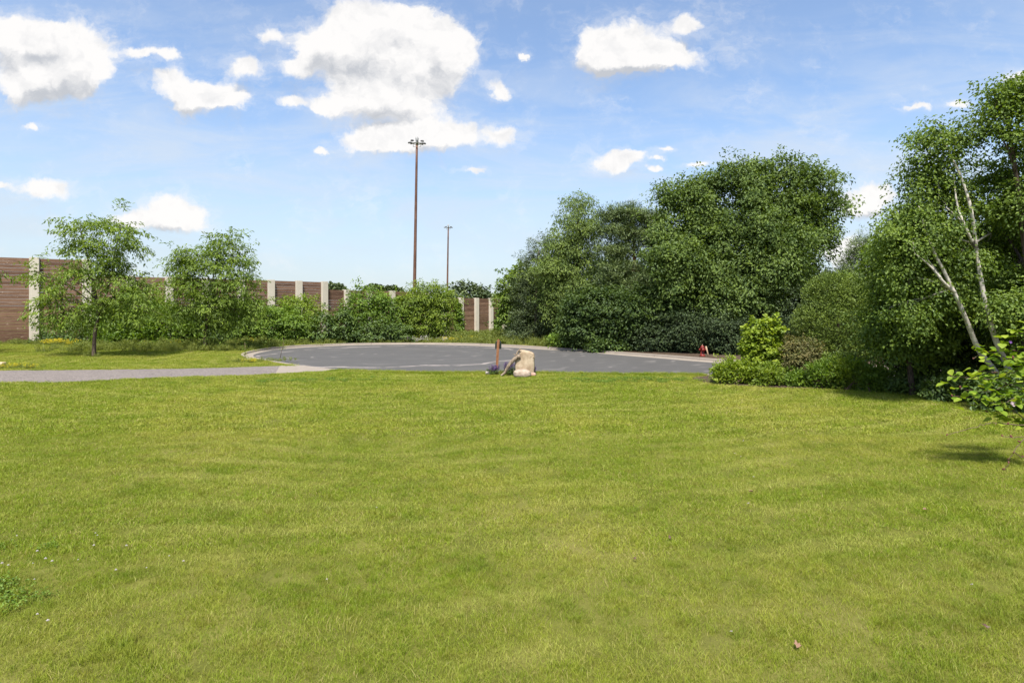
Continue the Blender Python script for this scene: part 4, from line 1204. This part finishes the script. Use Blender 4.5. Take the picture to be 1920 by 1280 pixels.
def weed_mesh(seed, kind):
    r = rs(seed)
    A_ = Acc()
    if kind == 'leafy':
        C = np.column_stack([r.normal(0, 0.14, 26), r.normal(0, 0.14, 26), r.uniform(0.04, 0.42, 26)])
        v, q, t_ = leaf_cloud(r, C, nrm(r.normal(0, 1, C.shape) + (0, 0, .5)), np.full(26, 0.10), 7, 0.10, 0.035, 0.6, 0.1, -0.3)
        return mesh('weed', v, q, M['weed'], t_)
    if kind in ('yellow', 'white', 'purple'):
        C = np.column_stack([r.normal(0, 0.16, 20), r.normal(0, 0.16, 20), r.uniform(0.22, 0.50, 20)])
        v, q, t_ = leaf_cloud(r, C, nrm(r.normal(0, 1, C.shape) + (0, 0, 1)), np.full(20, 0.045), 6, 0.05, 0.04, 0.8, 0.0, -0.2)
        return mesh('wildflower', v, q, M[kind + '_flower'], t_)


def weeds():
    r = rs(420)
    src = [grass_patch(540 + i, 80, 0.20, 0.36, 0.012, M['weed'], 0.35, 0.55) for i in range(3)]
    src += [weed_mesh(550 + i, 'leafy') for i in range(3)]
    # strip behind the far kerb
    n = 9000
    x = r.uniform(-30, 10, n); y = r.uniform(30, 68, n)
    d = dist_line(OUT, x, y)
    k = ~inside(OUT + outn * 0.25, x, y) & (y > 0.15 * x + 40 - 0.0 * x) & (d < 16) & (r.uniform(0, 1, n) < np.exp(-d / 9)) & (x < 6.5)
    k &= ~((x > 3.0) & (d > 3))
    x, y = x[k], y[k]
    n = len(x)
    rot = np.column_stack([r.normal(0, 0.1, n), r.normal(0, 0.1, n), r.uniform(0, 6.283, n)])
    big = 0.5 + 0.5 * np.clip(dist_line(OUT, x, y) / 3, 0.2, 1.0) + 0.5 * smooth01(x, -8, 0)
    ID = np.where(r.uniform(0, 1, n) < 0.55, r.integers(0, 3, n), r.integers(3, 6, n))
    scatter('verge_weeds', 'rough unmown grass and weeds on the verge behind the far kerb', np.column_stack([x, y, gz(x, y)]), rot, big * r.uniform(0.7, 1.3, n), ID, src)
    # flower drifts
    for kind, lb, spots in (
            ('yellow', 'drifts of small yellow wildflowers on the verge and by the shrubs',
             [(880, 634, 49, 0.9, 10), (855, 639, 47, 0.5, 6), (940, 632, 49.5, 1.3, 30), (905, 636, 48, 1.2, 14), (108, 650, 43.5, 0.5, 22), (140, 652, 42.6, 0.5, 5), (322, 650, 42.6, 0.7, 9), (475, 645, 44.5, 0.7, 12), (520, 642, 46, 0.8, 10), (700, 643, 48, 1.5, 10),
              (472, 679, 29.3, 0.22, 8), (523, 676, 30.0, 0.14, 4), (34, 692, 26.4, 0.3, 8), (58, 694, 26.0, 0.14, 5), (12, 694, 26.2, 0.3, 4), (1456, 690, 21, 0.10, 3)]),
            ('white', 'drift of whitish wildflowers on the verge below the bushy small tree',
             [(800, 640, 47.6, 1.6, 18), (770, 641, 47.8, 1.0, 8), (740, 642, 47.5, 0.9, 4), (462, 676, 29.8, 0.2, 2)])):
        PX, PY = [], []
        for (px, py, D, sd, n) in spots:
            c = at(px, py, D); PX.append(r.normal(c[0], sd, n)); PY.append(r.normal(D, sd * 0.5, n))
        x = np.concatenate(PX); y = np.concatenate(PY); n = len(x)
        k = ~inside(OUT + outn * 0.2, x, y)
        x, y = x[k], y[k]; n = len(x)
        rot = np.column_stack([np.zeros((n, 2)), r.uniform(0, 6.283, n)])
        scatter(kind + '_wildflowers', lb, np.column_stack([x, y, gz(x, y)]), rot, r.uniform(0.5, 0.95, n) * np.where(y < 32, 0.5, 1.0), r.integers(0, 2, n), [weed_mesh(570 + i, kind) for i in range(2)])
    # rough green clumps at the path edge and round the saplings
    PX, PY = [], []
    for (px, D, sd, n) in ((20, 26.4, 0.55, 26), (50, 26.1, 0.3, 12), (465, 29.5, 0.5, 26), (525, 30.2, 0.3, 10), (388, 38.2, 0.45, 40), (176, 32.9, 0.2, 6), (110, 43.6, 1.2, 40), (60, 44.6, 1.4, 40), (10, 44.2, 1.6, 40), (300, 43.0, 2.6, 60), (200, 43.6, 1.6, 30), (420, 44, 2, 40)):
        X = (px - CX) / FP * D; PX.append(r.normal(X, sd, n)); PY.append(r.normal(D, sd * 0.4, n))
    x = np.concatenate(PX); y = np.concatenate(PY); n = len(x)
    rot = np.column_stack([np.zeros((n, 2)), r.uniform(0, 6.283, n)])
    scatter('tree_foot_weeds', 'rough weeds round the tree feet, saplings and shrub edges', np.column_stack([x, y, gz(x, y)]), rot, r.uniform(0.4, 0.8, n) * np.where(y < 32, 0.6, 1.0), r.integers(0, 6, n), src)


weeds()


def clover():
    r = rs(440)
    def leafm(seed):
        r2 = rs(seed); n = 46
        C = np.column_stack([r2.normal(0, 0.07, n), r2.normal(0, 0.07, n), r2.uniform(0.03, 0.06, n)])
        v, q, t_ = leaf_cloud(r2, C, nrm(r2.normal(0, 1, C.shape)), np.full(n, 0.012), 4, 0.019, 0.017, 0.3, 0, 0.1, upn=2.0)
        return mesh('clover', v, q, M['shrub'], t_)
    PX, PY = [], []
    for (cx, cy, sx_, sy_, n) in ((-4.85, 5.5, 0.28, 0.26, 8), (-5.3, 6.3, 0.35, 0.25, 3), (5.0, 4.35, 0.5, 0.18, 10), (2.8, 21.5, 1.0, 0.4, 40), (5.6, 21.9, 1.0, 0.3, 40), (-7.5, 22.0, 2.0, 0.4, 40)):
        PX.append(r.normal(cx, sx_, n)); PY.append(r.normal(cy, sy_, n))
    x = np.concatenate(PX); y = np.concatenate(PY); n = len(x)
    rot = np.column_stack([np.zeros((n, 2)), r.uniform(0, 6.283, n)])
    scatter('clover', 'low round leaved clover patches in the lawn', np.column_stack([x, y, gz(x, y) + 0.004]), rot, r.uniform(0.8, 1.4, n), r.integers(0, 3, n), [leafm(580 + i) for i in range(3)])
    # its small whitish heads
    n = 36
    x = np.concatenate([r.normal(-4.6, 0.6, 22), r.uniform(-5, 5, 14)]); y = np.concatenate([r.normal(5.9, 0.7, 22), r.uniform(4, 12, 14)])
    r2 = rs(590)
    v, q, t_ = leaf_cloud(r2, np.zeros((1, 3)) + (0, 0, 0.06), np.array([[0, 0, 1.0]]), np.array([0.006]), 26, 0.013, 0.008, 1.0, 0, -0.2, 0.9)
    scatter('clover_blossom', 'scattered small whitish clover heads in the lawn', np.column_stack([x, y, gz(x, y)]), np.zeros((n, 3)), r.uniform(0.6, 1.1, n), np.zeros(n), [mesh('clover_head', v, q, M['white_flower'], t_)])


clover()

# saplings in the grass beside the kerb
for i, (px, D, h, lb) in enumerate([(459, 29.8, 1.0, 'thin bare sapling in the grass left of the kerb end'), (524, 30.4, 1.05, 'thin leaning sapling in the grass close before the kerb')]):
    r = rs(600 + i)
    X = (px - CX) / FP * D; org = np.array((X, D, float(gz(X, D))))
    root = empty('young_sapling', org, lb, 'sapling', 'saplings by the kerb')
    a = Acc(); ln = 0.25 * i
    a.tube([org + (0, 0, -0.05), org + (0.02 + ln * 0.4, 0, h * 0.5), org + (ln, 0, h)], (0.014, 0.011, 0.005), 5)
    for k in range(5):
        s0 = org + np.array((ln * (0.4 + 0.12 * k), 0, h * (0.45 + 0.12 * k)))
        a.tube([s0, s0 + r.normal(0, 0.10, 3) + (0, 0, 0.12)], (0.005, 0.003), 4)
    obj('stem', a.build('stem', M['twig_brown'], True, org), root)
    C = org + np.column_stack([ln * 0.8 + r.normal(0, 0.10, 12), r.normal(0, 0.1, 12), r.uniform(0.5, 1.05, 12) * h])
    v, q, t_ = leaf_cloud(r, C, nrm(r.normal(0, 1, C.shape)), np.full(12, 0.07), 5, 0.07, 0.04)
    obj('foliage', mesh('foliage', v - org, q, M['shrub'], t_), root)


# ------------------------------------------------------------------ stones, driftwood, post, flowers at the road edge
def rock(name, label, c, size, mat, seed, boxy=2.0, parent=None, cat='rock', rough=0.06, group=None, sub=28, shapef=None):
    r = rs(seed)
    nn = max(6, sub // 3)
    g = np.tan(np.linspace(-math.pi / 4, math.pi / 4, nn + 1)); U, Wv = np.meshgrid(g, g); o1 = np.ones_like(U)
    fs = [np.stack(f, -1).reshape(-1, 3) for f in ((U, Wv, o1), (Wv, U, -o1), (o1, U, Wv), (-o1, Wv, U), (Wv, o1, U), (U, -o1, Wv))]
    iq = np.arange((nn + 1) ** 2).reshape(nn + 1, nn + 1)
    qd = np.stack([iq[:-1, :-1], iq[:-1, 1:], iq[1:, 1:], iq[1:, :-1]], -1).reshape(-1, 4)
    F = np.concatenate([qd + k * len(iq) ** 2 for k in range(6)])
    _, first, inv = np.unique(np.round(np.concatenate(fs), 5), axis=0, return_index=True, return_inverse=True)
    d = nrm(np.concatenate(fs)[first]); F = inv.reshape(-1)[F]
    k = (np.abs(d) ** boxy).sum(1) ** (-1 / boxy)
    w = np.zeros(len(d))
    for f, am in ((1.6, 0.8), (3.1, 0.6), (6.0, 0.45), (11, 0.32), (19, 0.2)):
        for _ in range(3):
            a = nrm(r.normal(0, 1, 3)) * f * 1.6; w += am * np.sin(d @ a + r.uniform(0, 6.28)) / 3
    v = d * (k * (1 + rough * w))[:, None] * np.asarray(size)
    if shapef is not None: v = shapef(v)
    o = obj(name, mesh(name, v, F, M[mat], None, True), parent, c)
    if label: tag(o, label, cat, group)
    return o


DB = 23.0
def gp(px, D): return (px - CX) / FP * D
bx = gp(983.5, DB); bz = float(gz(bx, DB))


def slab_shape(v):
    z = v[:, 2]
    x = v[:, 0].copy()
    lim = -0.36 + 0.17 * smooth01(z, 0.16, 0.26)                          # notch at the upper left shoulder
    x = np.where(x < lim, lim + (x - lim) * 0.15, x)
    x = x * (1 - 0.07 * smooth01(-z, 0.1, 0.4))
    zz = z - 0.06 * np.clip(x / 0.37, -1, 1) * (z > 0.3) - 0.03 * np.abs(x / 0.37) * (z > 0.35)
    return np.column_stack([x, v[:, 1], zz])


rock('standing_stone', 'upright pale limestone slab with a rounded top standing by the road edge', (bx, DB, bz + 0.45), (0.385, 0.24, 0.55), 'limestone', 700, 8.0, cat='stone', rough=0.05, sub=84, shapef=slab_shape)
rock('boulder', 'low rounded pinkish boulder lying in front of the upright slab', (gp(979, DB - 0.5), DB - 0.5, bz + 0.12), (0.335, 0.30, 0.185), 'pale_rock', 701, 2.6, cat='stone', rough=0.05, sub=36)
rock('small_rock', 'small pink rock at the right foot of the upright slab', (gp(1000, DB - 0.2), DB - 0.2, bz + 0.06), (0.11, 0.10, 0.085), 'pink_rock', 702, 2.4, cat='stone', sub=22)
rock('small_rock', 'small white rock left of the wooden post', (gp(915, DB + 0.4), DB + 0.4, bz + 0.06), (0.10, 0.08, 0.075), 'white_rock', 703, 2.4, cat='stone', sub=22)


def driftwood():
    D = DB - 0.25
    def a_(x, y, d=0.0): return at(x, y, D + d)
    b = a_(939, 703); b[2] = float(gz(b[0], b[1])) + 0.03
    root = empty('driftwood_branch', b, 'weathered grey forked branch leaning against the upright slab', 'branch')
    a = Acc()
    P = [b, a_(946, 699), a_(951, 690), a_(958, 680), a_(966, 672), a_(973, 667)]
    a.tube(catmull(np.array(P), 5, False), np.interp(np.linspace(0, 1, 26), [0, .15, .4, .8, 1], [.035, .05, .062, .078, .085]) * (1 + 0.08 * np.sin(np.arange(26) * 1.7)), 9)
    obj('stem', a.build('stem', M['driftwood'], True, b), root)
    for P, r0 in (([a_(970, 669), a_(969, 663), a_(973, 657), a_(977, 653)], 0.055), ([a_(972, 668), a_(976, 662, 0.1), a_(977, 656, 0.1)], 0.05), ([a_(970, 669), a_(966, 666), a_(963, 663)], 0.035), ([a_(973, 667), a_(975, 671), a_(974, 673)], 0.05)):
        a = Acc(); c = catmull(np.array(P), 4, False)
        a.tube(c, np.linspace(r0, r0 * 0.35, len(c)), 7)
        obj('limb', a.build('limb', M['driftwood'], True, b), root)


driftwood()


def mailbox_post():
    D = 23.7
    X = gp(931, D); org = np.array((X, D, float(gz(X, D))))
    root = empty('mailbox_post', org, 'reddish brown wooden post carrying a dark rounded box, beside the purple flowers', 'post')
    top = at(0, 637, D)[2]
    a = Acc()
    lean = 0.075
    hw = 0.05
    ln = (top - org[2])
    V = []
    for z, k in ((-0.3, 1.05), (0, 1.0), (ln - 0.03, 0.98), (ln, 0.8)):
        for (x, y) in ((-hw, -hw), (hw, -hw), (hw, hw), (-hw, hw)): V.append((x * k + lean * z / ln, y * k, z))
    F = [(l * 4 + j, l * 4 + (j + 1) % 4, (l + 1) * 4 + (j + 1) % 4, (l + 1) * 4 + j) for l in range(3) for j in range(4)] + [(12, 13, 14, 15)]
    obj('post', mesh('post', V, np.array(F), M['post_wood']), root)
    # the box, long side away from the lawn, rounded top
    th = np.linspace(0, math.pi, 9)
    bw, bh = 0.125, 0.20
    prof = [(-bw, 0), *[(-bw * math.cos(t_), bh + bw * math.sin(t_)) for t_ in th], (bw, 0)]
    n = len(prof); cz = ln - 0.37; cx = lean * 0.85
    V = [(cx + x, y, cz + z) for y in (0.065, 0.52) for (x, z) in prof]
    F = [(i, (i + 1) % n, n + (i + 1) % n, n + i) for i in range(n)]
    bo = obj('box', mesh('box', V, [np.array(F), np.array([list(range(n)), list(range(2 * n - 1, n - 1, -1))])], M['box_paint']), root)
    a = Acc(); a.tube([(cx, -0.02, ln), (cx, -0.02, ln + 0.035)], (0.03, 0.012), 8)
    obj('post_cap', a.build('post_cap', M['post_wood'], True), root)


mailbox_post()


def salvia(px, D, w, h, n, label, seed):
    r = rs(seed)
    X = gp(px, D); org = np.array((X, D, float(gz(X, D))))
    root = empty('flower_clump', org, label, 'flowers', 'purple flowers round the stone')
    C = org + np.column_stack([r.normal(0, w * 0.5, n), r.normal(0, 0.12, n), r.uniform(0.03, h * 0.55, n)])
    v, q, t_ = leaf_cloud(r, C, nrm(r.normal(0, 1, C.shape)), np.full(n, 0.06), 7, 0.07, 0.03)
    obj('foliage', mesh('foliage', v - org, q, M['shrub_dark'], t_), root)
    a = Acc(); bl = []
    for k in range(n):
        s0 = org + np.array((r.normal(0, w * 0.42), r.normal(0, 0.10), 0.0))
        e = s0 + (r.normal(0, 0.05), r.normal(0, 0.05), h * r.uniform(0.65, 1.0))
        a.tube([s0, e], (0.004, 0.003), 4)
        for f in np.linspace(0.5, 1.0, 8): bl.append(s0 + (e - s0) * f)
    obj('stem', a.build('stem', M['shrub_dark'], True, org), root)
    bl = np.array(bl)
    v, q, t_ = leaf_cloud(r, bl, nrm(r.normal(0, 1, bl.shape) + (0, 0, .4)), np.full(len(bl), 0.016), 5, 0.026, 0.018, 0.8, 0, -0.2)
    obj('blossom', mesh('blossom', v - org, q, M['purple_flower'], t_), root)


salvia(927, DB + 0.35, 0.28, 0.40, 44, 'purple flower spikes at the foot of the wooden post', 710)
salvia(956, DB + 0.25, 0.36, 0.50, 60, 'purple flower spikes behind the leaning grey branch', 711)
salvia(1002, DB + 0.3, 0.05, 0.36, 9, 'few dark flower stems at the right side of the upright slab', 712)


def hydrant():
    D = 32.6
    X = gp(1317, D); org = np.array((X, D, float(gz(X, D)) + 0.02))
    root = empty('fire_hydrant', org, 'red fire hydrant under the dark yews behind the kerb', 'fire hydrant')
    a = Acc()
    a.tube([(0, 0, -0.1), (0, 0, 0.03), (0, 0, 0.031), (0, 0, 0.07), (0, 0, 0.071), (0, 0, 0.42), (0, 0, 0.44), (0, 0, 0.47), (0, 0, 0.471)], (0.15, 0.15, 0.15, 0.15, 0.10, 0.095, 0.135, 0.135, 0.10), 16)
    obj('barrel', a.build('barrel', M['hydrant_red'], True), root)
    a = Acc()
    a.tube([(0, 0, 0.465), (0, 0, 0.52), (0, 0, 0.57), (0, 0, 0.60)], (0.115, 0.105, 0.07, 0.035), 16)
    bo = obj('bonnet', a.build('bonnet', M['hydrant_red'], True), root)
    a = Acc(); a.tube([(0, 0, 0.59), (0, 0, 0.66)], (0.028, 0.024), 5)
    obj('nut', a.build('nut', M['pale_marker'], False), bo)
    for d in ((1, 0), (-1, 0), (0, -1)):
        a = Acc(); k = 0.075 if d[0] == 0 else 0.055
        a.tube([(d[0] * 0.07, d[1] * 0.07, 0.36), (d[0] * 0.15, d[1] * 0.15, 0.36), (d[0] * 0.151, d[1] * 0.151, 0.36), (d[0] * 0.185, d[1] * 0.185, 0.36)], (k, k, k * 1.2, k * 1.1), 10)
        obj('outlet_cap', a.build('outlet_cap', M['hydrant_red'], True), root)
    # leaning pale marker stake beside it
    X2 = gp(1327, D); g = float(gz(X2, D))
    a = Acc()
    a.tube([(0, 0, -0.05), (-0.02, 0, 0.12), (-0.13, 0.02, 0.55)], (0.03, 0.035, 0.05), 6)
    tag(obj('marker_stake', a.build('marker_stake', M['pale_marker'], True), None, (X2 + 0.03, D, g + 0.02)), 'pale leaning stake right beside the red hydrant', 'stake')


hydrant()

# tan block at the far left beside the path
def block():
    D = 26.8
    X = gp(0, D); z = float(gz(X, D))
    a = Acc(); a.box((0, 0, 0), (0.17, 0.15, 0.12), 0.15)
    me = a.build('stone_block', M['tan_block'])
    o = tag(obj('stone_block', me, None, (X, D, z + 0.11)), 'pale tan square block beside the path, cut by the picture edge', 'block')
    b = o.modifiers.new('b', 'BEVEL'); b.width = 0.015; b.segments = 2


block()

# fallen leaves on the lawn
def dead_leaf(px, py, size, label, tint, seed, mat='brown_leaf'):
    r = rs(seed)
    D = HC * FP / (py - HY); X = gp(px, D)
    th = np.linspace(0, 2 * math.pi, 12, endpoint=False)
    rr = size * (0.75 + 0.25 * np.cos(th * 5 + r.uniform(0, 6))) * r.uniform(0.85, 1.1, 12)
    V = [(0, 0, 0.008)] + [(a * math.cos(t_), 0.75 * a * math.sin(t_), 0.5 * a * abs(math.sin(t_ + 0.6))) for a, t_ in zip(rr, th)]
    F = [(0, 1 + i, 1 + (i + 1) % 12) for i in range(12)]
    o = obj('fallen_leaf', mesh('fallen_leaf', V, np.array(F), M[mat], np.full(13, tint)), None, (X, D, float(gz(X, D)) + 0.045))
    o.rotation_euler = (r.normal(0.15, 0.2), r.normal(0, 0.25), r.uniform(0, 6))
    tag(o, label, 'leaf', 'dead leaves on the lawn')


dead_leaf(1190, 1050, 0.030, 'tiny dark brown leaf on the lawn, lower of the two left of the pinkish leaf', 0.1, 800)
dead_leaf(1255, 1010, 0.032, 'tiny dark brown leaf on the lawn, upper of the two left of the pinkish leaf', 0.15, 801)
dead_leaf(1408, 927, 0.055, 'pale curled leaf on the lawn, farthest back of the dead leaves', 0.9, 802)
dead_leaf(1735, 960, 0.05, 'brown leaf on the lawn below the flowering shrub', 0.75, 803)
dead_leaf(1495, 1217, 0.045, 'pinkish brown leaf near the bottom of the lawn', 1.0, 804)
dead_leaf(1846, 1186, 0.040, 'dark leaf in the lower right corner of the lawn', 0.0, 805)


# ------------------------------------------------------------------ flowering shrub reaching in from the right
def big_shrub():
    r = rs(900)
    D0 = 10.0
    org = np.array((gp(2070, D0), D0 + 0.1, 0.0)); org[2] = float(gz(org[0], org[1]))
    root = empty('flowering_shrub', org, 'near shrub with big light green leaves and red buds, reaching in from the side', 'shrub')
    lm = []
    for k in range(3):
        n = 6
        V, F = [], []
        ys = np.linspace(0, 1, n); wd = np.array((0.04, 0.30, 0.42, 0.40, 0.25, 0.02)) * (0.85 + 0.15 * k)
        for y, w in zip(ys, wd):
            cz = -0.16 * y * y * (1 + 0.4 * k) + 0.05 * y
            V += [(-w, y, cz + 0.22 * w), (0, y, cz), (w, y, cz + 0.22 * w)]
        for i in range(n - 1):
            for j in (0, 1): F.append((i * 3 + j, i * 3 + j + 1, (i + 1) * 3 + j + 1, (i + 1) * 3 + j))
        lm.append(np.array(V)); FA = np.array(F)
    meshes = [mesh('leaf', lm[i % 3], FA, M['hibiscus'], np.full(len(lm[0]), 0.1 + 0.8 * (i // 3) / 3.0), True) for i in range(12)]
    a = Acc(); a.tube([(0, 0, 0), (0.004, 0, 0.012), (0, 0, 0.026), (0, 0, 0.034)], (0.004, 0.011, 0.009, 0.002), 7)
    bud = a.build('bud', M['bud_red'], True)
    branches = [
        ([(2000, 800), (1930, 738), (1860, 712), (1782, 706)], 0.0, 24, 3),
        ([(2000, 760), (1920, 690), (1855, 660), (1824, 673)], 0.25, 24, 2),
        ([(2000, 700), (1930, 665), (1875, 652)], 0.1, 22, 1),
        ([(2000, 840), (1900, 770), (1840, 750), (1785, 742)], -0.2, 24, 4),
        ([(2000, 860), (1920, 792), (1850, 772)], -0.1, 20, 3),
        ([(2000, 645), (1950, 622), (1912, 626)], -0.15, 12, 1),
        ([(2000, 740), (1910, 718), (1850, 735), (1800, 728)], -0.1, 26, 3),
        ([(2000, 720), (1930, 690), (1890, 700), (1835, 695)], -0.25, 26, 2),
        ([(2000, 770), (1930, 745), (1880, 755)], -0.3, 22, 3),
        ([(2000, 690), (1950, 690), (1900, 672)], -0.3, 18, 1),
        ([(2010, 800), (1920, 797), (1862, 793), (1830, 800), (1772, 816)], -0.3, 0, 5),
        ([(2010, 805), (1935, 815), (1905, 840), (1884, 880)], -0.35, 0, 6),
        ([(1900, 846), (1920, 858), (1940, 850)], -0.35, 0, 3),
        ([(1935, 817), (1900, 820), (1880, 818)], -0.35, 0, 2),
    ]
    hub = org + (0, 0, 0.5)
    for bi, (pts, dd, nl, nb) in enumerate(branches):
        P = [at(x, y, D0 + dd) for (x, y) in pts]
        if bi < 12: P = [org + (r.normal(0, .08), r.normal(0, .08), -0.03), hub + r.normal(0, .12, 3)] + P
        c = catmull(np.array(P), 8, False)
        c[6:] += r.normal(0, 0.006, c[6:].shape)
        a = Acc(); a.tube(c, np.linspace(0.014 if bi < 12 else 0.006, 0.0034, len(c)), 6)
        br = obj('branch', a.build('branch', M['twig_brown'], True, org), root)
        pxs = c[:, 0] / c[:, 1] * FP + CX
        lo = max(int(len(c) * 0.42), int(np.argmax(pxs < 1945)) if (pxs < 1945).any() else 0)
        lo = min(lo, len(c) - 3)
        for k in range(int(nl * 1.34)):
            j = r.integers(lo, len(c)); b = c[j] + r.normal(0, 0.085, 3)
            o = obj('leaf', meshes[r.integers(12)], root)
            az = r.uniform(0, 6.283) if r.uniform() < 0.5 else r.normal(2.0, 0.9)
            o.location = b - org
            o.rotation_euler = (r.normal(0.0, 0.38), r.normal(0, 0.38), az)
            s = r.uniform(0.09, 0.165)
            o.scale = (s, s, s)
        for k in range(nb):
            j = r.integers(lo, len(c)); o = obj('bud', bud, root)
            o.location = c[j] - org; o.rotation_euler = (r.normal(0, 0.6), r.normal(0, 0.6), 0)
            if k == 0: o.location = c[-1] - org
            s = r.uniform(0.9, 1.6); o.scale = (s, s, s)
    for (x, y, mt, sc) in ((1897, 758, 'pink_flower', 1.0), (1893, 642, 'purple_flower', 0.55)):
        n = 6; V, F = [], []
        for k in range(n):
            an = k * 2 * math.pi / n
            u = np.array((math.cos(an), math.sin(an), 0)); w = np.array((-math.sin(an), math.cos(an), 0)); i0 = len(V)
            for f, hw, z in ((0.1, 0.15, 0.0), (0.6, 0.38, 0.45), (1.0, 0.28, 0.85)):
                V += [u * f * 0.03 - w * hw * 0.03 + (0, 0, z * 0.03), u * f * 0.03 + w * hw * 0.03 + (0, 0, z * 0.03)]
            F += [(i0, i0 + 1, i0 + 3, i0 + 2), (i0 + 2, i0 + 3, i0 + 5, i0 + 4)]
        o = obj('flower', mesh('flower', np.array(V), np.array(F), M[mt], np.full(len(V), 0.6), True), root)
        o.location = at(x, y, D0 - 0.32) - org; o.scale = (sc * 1.5,) * 3
        o.rotation_euler = (1.0, -0.5, 0.3)


big_shrub()
